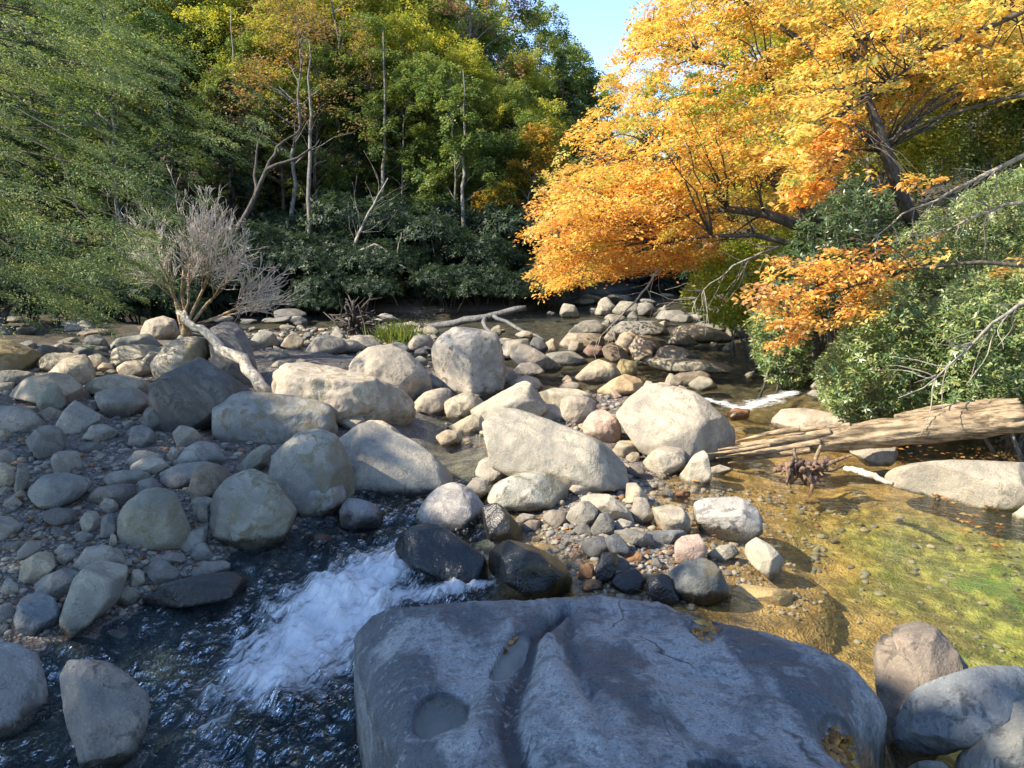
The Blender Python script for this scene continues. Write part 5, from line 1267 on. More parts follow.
for k, (u, d) in enumerate(((286, 30.6), (316, 30.4), (346, 30.2), (382, 30.4), (414, 30.5), (446, 30.8), (480, 31.2), (512, 32), (545, 34), (255, 30.4), (222, 30), (182, 27.5), (150, 26), (120, 25), (80, 23.5), (30, 22), (-15, 21), (575, 40))):
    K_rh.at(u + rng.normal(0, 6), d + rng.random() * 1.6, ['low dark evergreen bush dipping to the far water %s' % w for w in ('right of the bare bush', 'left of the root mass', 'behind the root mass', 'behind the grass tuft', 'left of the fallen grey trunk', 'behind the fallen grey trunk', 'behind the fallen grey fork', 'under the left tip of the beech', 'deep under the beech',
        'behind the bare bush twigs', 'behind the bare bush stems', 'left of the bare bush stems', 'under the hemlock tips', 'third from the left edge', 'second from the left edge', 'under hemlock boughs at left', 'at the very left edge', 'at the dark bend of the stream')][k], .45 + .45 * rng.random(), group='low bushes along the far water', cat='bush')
# front rank, left to right
K_hem.at(188, 34, 'green hemlock just left of the leaning grey trunk', .62)
K_hem2.at(245, 37, 'dark hemlock behind the leaning grey trunk above the bare bush', .62)
K_bare.at(300, 36, 'thin half bare tree with brown leaves, left of centre', .95)
K_bare.at(350, 41, 'thin half bare tree with brown leaves right behind the first one', 1.15)
K_hem2.at(365, 40, 'dark hemlock in the shade left of the young green tree', .62)
K_hem.at(318, 44, 'hemlock in shade behind the thin half bare trees', .55)
K_green.at(458, 37, 'young green tree with a slim pale trunk above the rhododendrons', 1.05)
K_green.at(405, 39, 'young green tree left of the slim pale trunked one', 1.0)
K_small.at(520, 39, 'small golden brown tree left of the orange beech', 1.0)
K_small.at(545, 43, 'small golden brown tree half hidden by the orange beech', .9)
K_hem2.at(430, 45, 'dark hemlock behind the two young green trees', .68)
K_hem2.at(490, 47, 'dark hemlock behind the small golden tree', .7)
mg = 'green trees filling the wood behind the rhododendrons'
for K, u, d, s in ((K_dull, 262, 40, .62), (K_yg, 292, 42, .66), (K_dull, 325, 40.5, .6), (K_yg, 352, 45, .74), (K_dull, 385, 42, .66), (K_yg, 415, 43, .62), (K_dull, 440, 41, .6), (K_yg, 475, 44, .62), (K_dull, 505, 43, .6), (K_yg, 530, 47, .66), (K_yg, 240, 47, .85), (K_yg, 310, 52, .95), (K_yg, 370, 56, 1.05), (K_dull, 335, 49, .85)):
    K.at(u, d, 'green tree filling the wood just behind the dark rhododendrons', s, group=mg)
# tall rank
K_pur.at(470, 48, 'tall airy tree with dull red tips in the upper middle', 1.0, 1.0)
K_hem.at(560, 52, 'dark green pointed tree beside the patch of sky', .86)
K_dull.at(530, 55, 'full green tree left of the patch of sky', 1.0)
K_dull.at(552, 60, 'full green tree right at the left rim of the sky gap', .98)
K_pur.at(585, 60, 'tree with purple tips at the edge of the patch of sky', .68, 2.5)
K_yg.at(345, 50, 'tall yellow green tree at the top left of centre', 1.1)
K_yg.at(390, 54, 'tall yellow green tree right of the first at the top', 1.05)
K_yel.at(420, 60, 'yellow tree at the top between the yellow green ones and the airy one', 1.1)
K_yel.at(335, 60, 'yellow tree at the top behind the half bare trees', 1.1)
K_yg.at(275, 52, 'yellow green tree behind the hemlocks at upper left', 1.0)
K_dull.at(225, 46, 'green tree behind the hemlocks at upper left', .85)
K_dull.at(165, 42, 'green tree behind the near hemlock boughs', .7)
K_yg.at(120, 44, 'yellow green tree behind the near hemlock boughs', .7)
K_hem.at(60, 33, 'hemlock between the near boughs and the far bank at left', .7)
K_dull.at(130, 35, 'green tree low behind the bare bush at left', .8)
K_hem2.at(10, 31, 'dark hemlock at the left edge behind the near boughs', .75)
K_hem.at(90, 38, 'hemlock deep behind the near boughs at left', .6)
K_dull.at(40, 40, 'green tree at the left edge behind the near boughs', .7)
K_yel.at(10, 46, 'yellow tree glimpsed at the upper left edge', .75)
fg = 'trees deep in the wood on the left hillside'
for (K, u, d, s) in ((K_dull, 300, 62, 1.1), (K_dull, 450, 64, 1.15), (K_yg, 485, 66, 1.0), (K_dull, 370, 70, 1.2), (K_yg, 250, 66, 1.1), (K_dull, 190, 58, 1.1), (K_dull, 120, 60, 1.1), (K_hem, 520, 70, .9), (K_dull, 60, 58, 1.1), (K_yg, -20, 55, 1.1), (K_dull, 410, 76, 1.2), (K_hem, 480, 58, .8), (K_hem2, 395, 49, .68), (K_hem2, 275, 45, .6), (K_yg, 320, 47, .8), (K_yg, 410, 48, .85), (K_dull, 440, 50, .9), (K_yg, 215, 44, .8), (K_yel, 365, 53, 1.0), (K_yg, 175, 50, 1.0)):
    K.at(u, d, 'leafy tree standing deep in the wood on the left hillside', s, group=fg)
rg = 'trees on the right bank behind the orange beech'
for k, (K, u, d, s) in enumerate(((K_yg, 760, 30, .8), (K_yg, 870, 24, .7), (K_yel, 960, 27, .8), (K_dull, 1030, 23, .75), (K_yg, 1010, 34, .95), (K_hem2, 700, 46, .9), (K_hem2, 640, 54, .8), (K_hem2, 665, 62, .8), (K_yg, 800, 42, 1.0), (K_dull, 900, 40, 1.05), (K_hem2, 610, 62, .6), (K_dull, 740, 54, .8), (K_yg, 1080, 30, 1.0), (K_yg, 640, 84, .9), (K_dull, 690, 90, .95), (K_yel, 740, 80, .9), (K_dull, 600, 96, .7), (K_yg, 800, 70, 1.0), (K_dull, 850, 60, 1.0), (K_yg, 560, 76, .62), (K_dull, 585, 80, .6), (K_yel, 545, 84, .7))):
    K.at(u, d, ['yellow green tree straight behind the beech limbs', 'yellow green tree behind the upper right beech boughs', 'yellow tree at the upper right behind the beech', 'green tree at the right edge behind the rhododendrons', 'yellow green tree at the upper right corner',
                'dark hemlock under the arch of the beech, right one', 'dark hemlock closing the stream under the beech arch', 'dark hemlock farthest off under the beech arch', 'yellow green tree far behind the middle of the beech',
                'green tree far behind the right of the beech', 'dark hemlock far off at the left edge of the beech', 'green tree far behind the beech arch', 'yellow green tree just past the right edge', 'far yellow green tree glimpsed through the left of the beech', 'far green tree glimpsed through the middle of the beech', 'far yellow tree glimpsed through the beech', 'farthest green tree at the gap of sky', 'far yellow green tree behind the beech trunk', 'far green tree behind the near beech boughs', 'far yellow green tree below the gap of sky', 'far green tree below the gap of sky', 'far yellow tree left below the gap of sky'][k], s, group=rg)
for k, (u, d, s) in enumerate(((600, 52, 1.2), (640, 50, 1.2), (680, 46, 1.1), (715, 36, .9), (620, 60, 1.5), (660, 62, 1.5))):
    K_rh.at(u, d, ['shaded rhododendron left under the beech arch', 'shaded rhododendron in the middle under the beech arch', 'shaded rhododendron right under the beech arch', 'rhododendron on the right bank at the stream bend', 'shaded rhododendron farthest left at the stream end', 'shaded rhododendron farthest right at the stream end'][k], s, group='rhododendrons in the shade at the far end of the stream', cat='bush')

# ------------------------------------------------------------------ undergrowth on the hillsides (nobody could count it)
def undergrowth():
    r = np.random.default_rng(61); n = 11000
    x = np.concatenate([r.uniform(-55, 16, n), r.uniform(7, 50, n // 2), r.uniform(-40, 6, n // 3), r.uniform(-26, -10, n // 6)]); y = np.concatenate([r.uniform(30, 125, n), r.uniform(10, 110, n // 2), r.uniform(25, 44, n // 3), r.uniform(15, 30, n // 6)])
    e = np.maximum(sdf_poly(x, y, LEFT_BANK), sdf_poly(x, y, RIGHT_BANK)); k = e > .25; x, y = x[k], y[k]
    z = ground_z(x, y); C = np.stack([x, y, z + .15 + .9 * r.random(len(x)) ** 2], 1)
    P, A, N, ix = whorls(C, np.tile([0, -.3, 1.0], (len(C), 1)), 7, .34, r)
    P = P + r.normal(0, .22, P.shape); P[:, 2] = np.maximum(P[:, 2], ground_z(P[:, 0], P[:, 1]) + .03)
    col = pick([(.03, .055, .022), (.045, .075, .028), (.07, .10, .03), (.05, .06, .025), (.12, .10, .03)], len(P), r, clump=ix)
    tag(link('undergrowth', leaf_mesh('undergrowth', P, A, N, .34 * (.6 + .7 * r.random(len(P))), .15, col, LEAF)), 'low leafy undergrowth covering the wooded hillsides', 'undergrowth', kind='stuff')
undergrowth()
# ------------------------------------------------------------------ dead wood, bare bush, roots, grass
WOODW = mat_bark('weathered_wood', (.10, .066, .034), (.38, .28, .165), 22, (.13, 1, 1))
WOODR = mat_bark('red_root_wood', (.06, .035, .024), (.26, .16, .10), 30)
BARKP = mat_bark('bare_bark', (.13, .115, .09), (.33, .29, .24))
WOODG = mat_bark('grey_driftwood', (.07, .07, .066), (.165, .16, .15), 20)
WOODP = mat_bark('pale_dead_wood', (.30, .25, .18), (.52, .45, .35), 18)
TWIGP = mat_bark('pale_twig', (.48, .41, .34), (.66, .58, .49), 30)
D3 = lambda *pts: np.array([at_depth(np.array(float(u)), np.array(float(v)), np.array(float(d))) for u, v, d in pts])

def ridged(path, radii, seg, seed, depth=.16, squash=1.0):
    """A weathered trunk: tube with deep grain running along it."""
    n = 60; P = np.asarray(path, float)
    t = np.linspace(0, 1, len(P)); tt = np.linspace(0, 1, n)
    Q = np.stack([np.interp(tt, t, P[:, k]) for k in range(3)], 1)
    V, F = tube(Q, np.interp(tt, np.linspace(0, 1, len(radii)), radii), seg)
    R = np.repeat(np.interp(tt, np.linspace(0, 1, len(radii)), radii), seg)
    ang = np.tile(np.linspace(0, 2 * math.pi, seg, endpoint=False), n); u = np.repeat(tt, seg)
    q = np.stack([np.cos(ang) * 2.6 + seed, np.sin(ang) * 2.6, u * 5.0], 1); q2 = np.stack([np.cos(ang) * 7 + seed, np.sin(ang) * 7, u * 9.0], 1)
    k = 1 + depth * perlin(q) - depth * .8 * np.abs(perlin(q2)) + .10 * perlin(np.stack([u * 6, u * 0 + seed, u * 0], 1))
    ctr = np.repeat(Q, seg, 0); m = n * seg
    V[:m] = ctr + (V[:m] - ctr) * k[:, None]
    if squash != 1: V[:m, 2] = ctr[:, 2] + (V[:m, 2] - ctr[:, 2]) * squash
    return V, F
def obj_VF(name, V, F, mat, parent, off):
    m = bpy.data.meshes.new(name); m.from_pydata((V - off).tolist(), [], [f[:3] if f[2] == f[3] else f for f in F]); m.update()
    m.polygons.foreach_set('use_smooth', np.ones(len(m.polygons), bool)); m.materials.append(mat); return link(name, m, parent)

def big_log():
    p = D3((742, 452, 10.25), (800, 444, 10.1), (870, 434, 9.95), (950, 426, 9.8), (1024, 419, 9.65))
    off = p[2].copy(); root = empty('fallen_log', off); tag(root, 'long weathered fallen log with splintered left end lying across the right bank pool', 'log')
    V, F = ridged(p, [.11, .15, .18, .175, .165], 40, 3.0, .26); obj_VF('trunk', V, F, WOODW, root, off)
    r = np.random.default_rng(5)
    for (u0, v0, u1, v1, rad) in ((830, 432, 718, 450, .055), (820, 442, 716, 458, .05), (800, 428, 736, 441, .04), (810, 450, 728, 463, .045), (770, 445, 706, 454, .03), (850, 425, 770, 433, .035)):
        a, b = D3((u0, v0, 9.92), (u1, v1, 10.15)); V, F = ridged(np.array([a, (a + b) / 2 + r.normal(0, .015, 3), b]), [rad, rad * .8, rad * .2], 12, r.random() * 9, .2)
        obj_VF('splinter', V, F, WOODW, root, off)
    # the bark ledge on top towards the butt
    V, F = ridged(D3((895, 417, 9.95), (950, 411, 9.9), (1018, 404, 9.75)), [.04, .10, .09], 20, 8.0, .35); obj_VF('bark_ridge', V, F, WOODW, root, off)
big_log()

def root_stump():
    r = np.random.default_rng(12); c = D3((803, 467, 9.35))[0]; c[2] = max(c[2], -.02)
    root = empty('root_stump', c - (0, 0, .3)); tag(root, 'gnarled reddish root stump standing in the pool in front of the log', 'stump')
    mb = MB()
    for k in range(52):
        a = c + r.normal(0, 1, 3) * [.13, .08, .045]; d = unit(r.normal(0, 1, 3) * [1.3, .8, .6] - [0, 0, .25]); ln = .10 + .18 * r.random()
        mb.tube(np.array([a, a + d * ln * .5 + r.normal(0, .03, 3), a + d * ln + r.normal(0, .05, 3)]), [.040, .028, .010], 6, .5, k)
    mb.build('root', WOODR, root, off=c - np.array((0, 0, .3)))
    for (u0, v0, u1, v1, rad) in ((797, 466, 794, 447, .028), (813, 466, 821, 445, .03), (815, 468, 852, 455, .028)):
        a, b = D3((u0, v0, 9.35), (u1, v1, 9.3)); V, F = ridged(np.array([a, (a + b) / 2, b]), [rad, rad * .9, rad * .5], 10, v1, .3); obj_VF('stub', V, F, WOODW if u1 < 840 else WOODR, root, c - np.array((0, 0, .3)))
root_stump()

def stick(label, mat, pts, radii, name='driftwood_branch', side=(), cat='branch', seg=8):
    p = D3(*pts); mb = MB(); r = np.random.default_rng(len(label) * 7)
    n = 14; t = np.linspace(0, 1, len(p)); tt = np.linspace(0, 1, n)
    q = np.stack([np.interp(tt, t, p[:, k]) for k in range(3)], 1); q[1:-1] += r.normal(0, radii[0] * .35, (n - 2, 3))
    mb.tube(q, radii, seg, .25, len(label))
    for pts2, rr in side:
        s = D3(*pts2); tt2 = np.linspace(0, 1, 8); t2 = np.linspace(0, 1, len(s)); q2 = np.stack([np.interp(tt2, t2, s[:, k]) for k in range(3)], 1)
        j = np.argmin(np.linalg.norm(q - q2[0], axis=1)); q2[0] = q[j]; q2[1:] += r.normal(0, rr[0] * .6, (7, 3))
        mb.tube(q2, rr, 6, .2, 2)
    o = mb.build(name, mat, None, off=p[0]); o.location = p[0].tolist(); tag(o, label, cat); return o

def twiggy(base, r, n, ln, spread):
    """Side twigs for a bare branch, as pixel polylines."""
    out = []
    for k in range(n):
        i = r.integers(1, len(base)); a = np.array(base[i - 1], float); b = np.array(base[i], float); f = r.random(); s = a + (b - a) * f
        th = math.atan2(b[1] - a[1], b[0] - a[0]) + r.choice([-1, 1]) * (.4 + spread * r.random()); l = ln * (.4 + .8 * r.random())
        e = s + [math.cos(th) * l, math.sin(th) * l, r.normal(0, .25)]; m = (s + e) / 2 + [r.normal(0, l * .1), r.normal(0, l * .1), 0]
        out.append(([tuple(s), tuple(m), tuple(e)], [.009, .006, .003]))
    return out

rr0 = np.random.default_rng(77)
stick('pale leaning dead trunk propped among the boulders below the bare bush', WOODP, [(272, 396, 12.2), (245, 366, 12.5), (212, 338, 13.0), (190, 322, 13.3), (178, 312, 13.5)], [.105, .10, .085, .065, .04], 'leaning_dead_tree', [([(190, 322, 13.3), (184, 312, 13.4), (178, 318, 13.4)], [.05, .03, .015])], 'dead tree', 10)
stick('fallen grey trunk with a forked end on the far bank above the tallest block', WOODG, [(400, 336, 26), (440, 326, 25.5), (480, 318, 25), (526, 308, 25)], [.07, .12, .12, .09], 'fallen_tree', [([(492, 316, 25), (515, 326, 24), (543, 342, 22.5)], [.07, .06, .045]), ([(480, 318, 25), (488, 330, 24), (498, 343, 23)], [.08, .06, .04])], 'fallen tree', 10)
stick('pale forked driftwood stick lying at the edge of the pale granite slab', WOODP, [(845, 468, 8.7), (870, 474, 8.5), (893, 484, 8.25)], [.03, .04, .02])
stick('long pale bare branch slanting down from the right edge over the rhododendrons', BARKP, [(1060, 142, 10.5), (1024, 156, 10.6), (960, 186, 10.8), (905, 214, 11), (868, 246, 11.2)], [.045, .036, .025, .014, .006], 'bare_branch', twiggy([(1024, 156, 10.6), (960, 186, 10.8), (905, 214, 11), (868, 246, 11.2)], rr0, 14, 55, .6))
stick('forked pale dead branch sagging over the sunlit rhododendron at right', BARKP, [(1060, 296, 9.7), (1024, 302, 9.7), (990, 326, 9.6), (965, 352, 9.6), (930, 384, 9.7), (898, 398, 9.8)], [.03, .026, .02, .015, .01, .004], 'bare_branch', twiggy([(1024, 302, 9.7), (990, 326, 9.6), (965, 352, 9.6), (930, 384, 9.7)], rr0, 16, 60, .7))
stick('thin bare branch crossing the upper right rhododendrons', BARKP, [(1060, 196, 11), (1000, 206, 11.2), (950, 228, 11.6), (905, 258, 12), (860, 290, 12.4)], [.03, .022, .016, .01, .005], 'bare_branch', twiggy([(1000, 206, 11.2), (950, 228, 11.6), (905, 258, 12)], rr0, 12, 50, .7))
stick('low bare branch dipping toward the water by the far white rapid', BARKP, [(660, 268, 17), (640, 296, 16.6), (618, 318, 16.4), (596, 342, 16.3)], [.03, .022, .014, .006], 'bare_branch', twiggy([(660, 268, 17), (640, 296, 16.6), (618, 318, 16.4), (596, 342, 16.3)], rr0, 12, 34, .7))
stick('grey twiggy bare branches between the beech and the yellow green shrub', BARKP, [(780, 246, 16), (740, 262, 15.6), (705, 288, 15.4), (690, 305, 15.4)], [.03, .02, .012, .005], 'bare_branch', twiggy([(780, 246, 16), (740, 262, 15.6), (705, 288, 15.4), (690, 305, 15.4)], rr0, 22, 45, .7))
stick('slim leaning bare sapling rising from the far bank rhododendrons', BARKP, [(330, 292, 31), (348, 258, 31), (368, 216, 31.2), (388, 178, 31.5)], [.09, .07, .05, .02], 'bare_sapling', twiggy([(348, 258, 31), (368, 216, 31.2), (388, 178, 31.5)], rr0, 14, 45, .6), 'sapling')
stick('arching bare branch over the far bank rhododendrons', BARKP, [(332, 282, 30.5), (355, 252, 30.5), (378, 244, 30.4), (398, 262, 30.3), (425, 284, 30.2)], [.07, .05, .045, .035, .015], 'bare_branch', [([(378, 244, 30.4), (376, 270, 30.4), (374, 290, 30.4)], [.03, .02, .01]), ([(392, 256, 30.3), (390, 285, 30.3), (398, 305, 30.2)], [.03, .02, .01]), ([(398, 262, 30.3), (398, 245, 30.3), (402, 232, 30.3)], [.03, .02, .01])])
for u, v0, v1, d, lab in ((308, 256, 120, 32, 'straight pale slim trunk standing left of the leaning sapling'), (462, 276, 150, 34, 'straight pale slim trunk above the tallest block boulder'), (382, 250, 110, 36, 'straight dim trunk in the shade right of the leaning sapling'), (230, 250, 90, 36, 'dim straight trunk in the wood left of the thin brown leaved trees')):
    stick(lab, BARK, [(u, v0 + 45, d), (u + 1, (v0 + v1) / 2, d), (u + 3, v1, d + .2), (u + 1, v1 - 80, d + .4)], [.11, .085, .06, .02], 'slim_tree', twiggy([(u, v0, d), (u + 1, (v0 + v1) / 2, d), (u + 3, v1, d + .2)], rr0, 9, 40, .6), 'tree')
stick('grey forked leaning trunk behind the top of the bare bush', BARKD, [(236, 235, 30), (262, 180, 30), (276, 150, 30.2), (300, 128, 30.4)], [.11, .09, .06, .03], 'slim_tree', [([(254, 196, 30), (256, 160, 30), (262, 120, 30)], [.08, .05, .02]), ([(268, 168, 30), (300, 158, 30), (318, 140, 30.2)], [.07, .05, .02])], 'tree')

def bare_bush():
    r = np.random.default_rng(19)
    base = on_ground(184, 348); d0 = (base - CAM) @ FWD; px = d0 / FPX
    root = empty('bare_bush', base); tag(root, 'pale leafless bush, a dome of fine whitish twigs behind the leaning dead trunk', 'bush')
    stems, twigs = MB(), MB()
    W = lambda du, dv, dy=0.: base + np.array([du * px, dy, dv * px])
    mains = [((-2, 30), (-16, 62)), ((2, 34), (-4, 74)), ((5, 36), (12, 78)), ((8, 32), (28, 72)), ((12, 28), (44, 58)), ((14, 24), (56, 40)), ((3, 30), (20, 66))]
    tips = [[(-44, 88), (-36, 108), (-22, 122), (-42, 66), (-30, 92)], [(-16, 136), (-2, 144), (-26, 116)], [(10, 148), (26, 146), (16, 120)], [(40, 140), (54, 128), (40, 112), (62, 116)], [(72, 108), (84, 94), (70, 88), (60, 100)], [(98, 70), (90, 50), (78, 66), (100, 44), (94, 58), (84, 80)], [(34, 128), (50, 108), (24, 104), (4, 116)]]
    stems.tube(np.array([W(-1, -6), W(1, 10), W(3, 30)]), [.10, .08, .06], 8, .3)
    for k, (a, b) in enumerate(mains):
        A = W(*a, r.normal(0, .08)); Bp = W(*b, r.normal(0, .45)); s0 = W(1 + r.normal(0, 2), 6 + r.random() * 10)
        stems.tube(np.array([s0, A, (A + Bp) / 2 + r.normal(0, .05, 3), Bp]), [.05, .042, .032, .022], 6, .25, k)
        for tp in tips[k]:
            E = W(*tp, r.normal(0, .75)); m = (Bp + E) / 2 + r.normal(0, .09, 3)
            f0 = .45 + .5 * r.random(); S0 = A + (Bp - A) * f0
            p = np.array([S0, (S0 + m) / 2 + r.normal(0, .04, 3), m, E]); stems.tube(p, [.022, .016, .009, .005], 5, .1, k)
            for j in range(16):
                f = .2 + .8 * r.random(); i = min(2, int(f * 3)); a0 = p[i] + (p[i + 1] - p[i]) * (f * 3 - i)
                dr = unit(unit(E - W(10, 10)) + r.normal(0, .52, 3) + [.08, 0, .05]); ln = .28 + .42 * r.random()
                q = np.array([a0, a0 + dr * ln * .5 + r.normal(0, .025, 3), a0 + dr * ln + r.normal(0, .04, 3) + (0, 0, .05)]); twigs.tube(q, [.0095, .007, .0045], 4)
                for s in range(4):
                    g = .25 + .7 * r.random(); a2 = q[0] + (q[2] - q[0]) * g; d2 = unit(dr + r.normal(0, .5, 3) + [0, 0, .2]); l2 = .12 + .22 * r.random()
                    twigs.tube(np.array([a2, a2 + d2 * l2 * .5 + r.normal(0, .012, 3), a2 + d2 * l2]), [.006, .0035], 3)
    stems.build('stem', WOODW, root, off=base); twigs.build('twigs', TWIGP, root, off=base)
bare_bush()

def root_tangle():
    r = np.random.default_rng(23); c = on_ground(355, 337) + (0, .3, .45)
    mb = MB()
    for k in range(90):
        d = unit(r.normal(0, 1, 3) * [1, .7, .8]); ln = .4 + .5 * r.random(); a = c + r.normal(0, .12, 3)
        mb.tube(np.array([a, a + d * ln * .5 + r.normal(0, .10, 3), a + d * ln + r.normal(0, .16, 3)]), [.045, .03, .012], 5, .3, k)
    o = mb.build('root_mass', BARKD, None, off=c); o.location = c.tolist(); tag(o, 'dark tangled mass of driftwood roots on the far shore', 'roots')
root_tangle()

def grass_tuft():
    r = np.random.default_rng(29); c = on_ground(397, 344); n = 260
    C = c + r.normal(0, 1, (n, 3)) * [.34, .25, 0]; A = unit(r.normal(0, .42, (n, 3)) + [0, 0, 1]); L = .5 + .35 * r.random(n)
    C = C + A * (L * .45)[:, None]
    o = link('grass_tuft', leaf_mesh('grass_tuft', C - c, A, r.normal(0, 1, (n, 3)), L, .035, pick([(.12, .18, .03), (.17, .22, .04), (.22, .24, .06)], n, r), LEAF), loc=c); tag(o, 'tuft of green grass growing between the far stones', 'grass')
grass_tuft()
# ------------------------------------------------------------------ stones filling the gaps, pebbles, fallen leaves
FILL = []
for k in range(14):
    r = np.random.default_rng(500 + k)
    N = unit(r.normal(0, 1, (13, 3))); H = .62 + .40 * r.random(13); ax = np.array([1.0, .62 + .3 * r.random(), .42 + .25 * r.random()])
    V, F = rock_mesh(np.concatenate([N, unit(r.normal(0, 1, (14, 3)))]), np.concatenate([H, np.full(14, 1.05)]), 18 + 14 * r.random(), 4, .8, .08, 60 + k); FILL.append(mesh_np('stone', V * ax, F, mat=ROCK))

PR = np.array([[o.location.x, o.location.y, w * .5, t] for o, C, w, t in ROCKS])
def clear(x, y, rad, gap=.55):
    d = np.hypot(PR[:, 0] - x, PR[:, 1] - y); return (d > (PR[:, 2] * .8 + rad * gap)).all()
def fill(poly, n, pxr, tints, label, group, seed, sink=.35, wet=None, moss=0):
    global PR
    r = np.random.default_rng(seed); made = 0; tries = 0
    while made < n and tries < n * 60:
        tries += 1
        q = in_poly(poly, 1, r)[0]; g = on_ground(q[0], q[1], 8); d = (g - CAM) @ FWD
        rad = (pxr[0] + (pxr[1] - pxr[0]) * r.random() ** 1.8) * d / FPX
        if not clear(g[0], g[1], rad): continue
        gz_ = gz(g[0], g[1]); gz_ = max(gz_, float(water_z(g[:1], g[1:2])[0]) - rad * .25)
        o = link('stone', FILL[r.integers(0, 14)], loc=(g[0], g[1], gz_ + rad * (.5 - sink)))
        o.scale = (rad, rad * (.8 + .4 * r.random()), rad * (.75 + .5 * r.random())); o.rotation_euler = (r.normal(0, .22), r.normal(0, .22), r.random() * 6.28)
        t = np.array(TINT[tints[r.integers(0, len(tints))]]) * (1 + r.normal(0, .1)); o.color = (*[float(c) for c in np.clip(t, .02, .7)], 1)
        o['wet'] = float(water_z(g[:1], g[1:2])[0]) + (.03 if wet is None else wet); o['blotch'] = float(r.random()); o['moss'] = float(moss * r.random()); o['band'] = float(.7 * r.random())
        tag(o, label, 'stone', group); PR = np.vstack([PR, [g[0], g[1], rad * .9, rad]]); made += 1
    return made
Z = [
 ([(-20, 480), (-20, 345), (140, 350), (240, 400), (230, 470), (200, 540), (120, 600), (60, 560)], 44, (5, 15), ['grey', 'blue', 'slate', 'grey', 'pale'], 'small shaded grey stone filling a gap between the boulders of the left bank', 'small stones among the left bank boulders', 601),
 ([(0, 520), (110, 480), (200, 560), (240, 580), (120, 610), (20, 640)], 15, (4, 11), ['grey', 'slate', 'tan', 'olive'], 'small stone on the dark gravel near the water at lower left', 'small stones on the lower left gravel', 602),
 ([(200, 440), (350, 420), (480, 430), (480, 480), (420, 520), (340, 530), (230, 500)], 11, (4, 11), ['grey', 'slate', 'blue'], 'small stone wedged between the big boulders above the rapid', 'small stones between the boulders above the rapid', 603),
 ([(430, 400), (520, 380), (640, 390), (700, 440), (700, 480), (640, 490), (560, 470), (470, 430)], 26, (5, 14), ['pale', 'white', 'tan', 'pale', 'pink'], 'small sunlit pale stone among the boulders of the middle bar', 'small pale stones on the middle bar', 604),
 ([(480, 500), (560, 480), (700, 490), (740, 540), (700, 600), (600, 610), (540, 560)], 26, (4, 11), ['slate', 'dark', 'grey', 'brown', 'tan', 'rust'], 'small damp stone on the pebble bar behind the foreground slab', 'small stones on the pebble bar', 605),
 ([(450, 350), (560, 300), (700, 300), (800, 330), (760, 380), (640, 390), (520, 390)], 26, (4, 10), ['grey', 'pale', 'olive', 'tan', 'pale'], 'small stone standing in the shallow current upstream', 'small stones in the upstream current', 606),
 ([(200, 335), (300, 322), (420, 328), (450, 350), (430, 372), (330, 352), (230, 350)], 30, (4, 11), ['grey', 'slate', 'grey', 'pale'], 'small shaded grey stone on the far shore beyond the bar', 'small stones on the far shore', 607),
 ([(520, 300), (600, 292), (720, 300), (740, 318), (620, 325), (540, 320)], 10, (4, 10), ['grey', 'blue', 'slate'], 'small shaded stone in the far rapids under the beech', 'small stones in the far rapids', 608),
 ([(-20, 335), (150, 330), (260, 345), (150, 352), (-20, 352)], 8, (4, 11), ['slate', 'grey', 'brown'], 'small shaded stone under the hemlock boughs at left', 'small stones under the hemlock', 609),
 ([(770, 345), (820, 372), (850, 408), (820, 405), (780, 375), (745, 335)], 7, (4, 10), ['grey', 'brown', 'olive'], 'small stone along the right shore below the bushes', 'small stones along the right shore', 610),
]
for z in Z: fill(*z)
def fill_flat(poly, n, pxr, tints, label, group, seed):
    """Flat slabs of rock awash in the far shallows."""
    global PR
    r = np.random.default_rng(seed); made = tries = 0
    while made < n and tries < n * 60:
        tries += 1
        q = in_poly(poly, 1, r)[0]; g = on_ground(q[0], q[1], 8); d = (g - CAM) @ FWD; rad = (pxr[0] + (pxr[1] - pxr[0]) * r.random()) * d / FPX
        if not clear(g[0], g[1], rad, .6): continue
        zz = max(gz(g[0], g[1]), float(water_z(g[:1], g[1:2])[0]))
        o = link('flat_rock', FILL[r.integers(0, 14)], loc=(g[0], g[1], zz + rad * .06)); o.scale = (rad, rad * (.7 + .5 * r.random()), rad * (.5 + .45 * r.random())); o.rotation_euler = (r.normal(0, .12), r.normal(0, .12), r.random() * 6.28)
        t = np.array(TINT[tints[r.integers(0, len(tints))]]) * (1 + r.normal(0, .1)); o.color = (*[float(c) for c in np.clip(t, .02, .7)], 1)
        o['wet'] = float(water_z(g[:1], g[1:2])[0]) + .05; o['blotch'] = float(r.random()); o['moss'] = 0.0; o['band'] = float(.7 * r.random())
        tag(o, label, 'rock', group); PR = np.vstack([PR, [g[0], g[1], rad * .9, rad]]); made += 1
fill_flat([(180, 346), (200, 322), (300, 312), (430, 318), (450, 345), (420, 360), (330, 350), (240, 350)], 34, (6, 17), ['grey', 'pale', 'blue', 'slate'], 'flat shaded rock awash between the far bank and the bar', 'flat rocks by the far bank', 620)
fill_flat([(430, 345), (540, 318), (600, 296), (715, 298), (760, 330), (700, 335), (640, 330), (600, 345), (560, 352), (520, 372)], 18, (6, 14), ['pale', 'grey', 'pale', 'tan', 'blue'], 'flat rock lying in the upstream shallows', 'flat rocks in the upstream shallows', 621)
fill_flat([(-20, 345), (-20, 322), (150, 318), (190, 335), (150, 350)], 16, (7, 17), ['slate', 'brown', 'grey'], 'flat shaded rock under the hemlock at the left', 'flat rocks under the hemlock', 622)
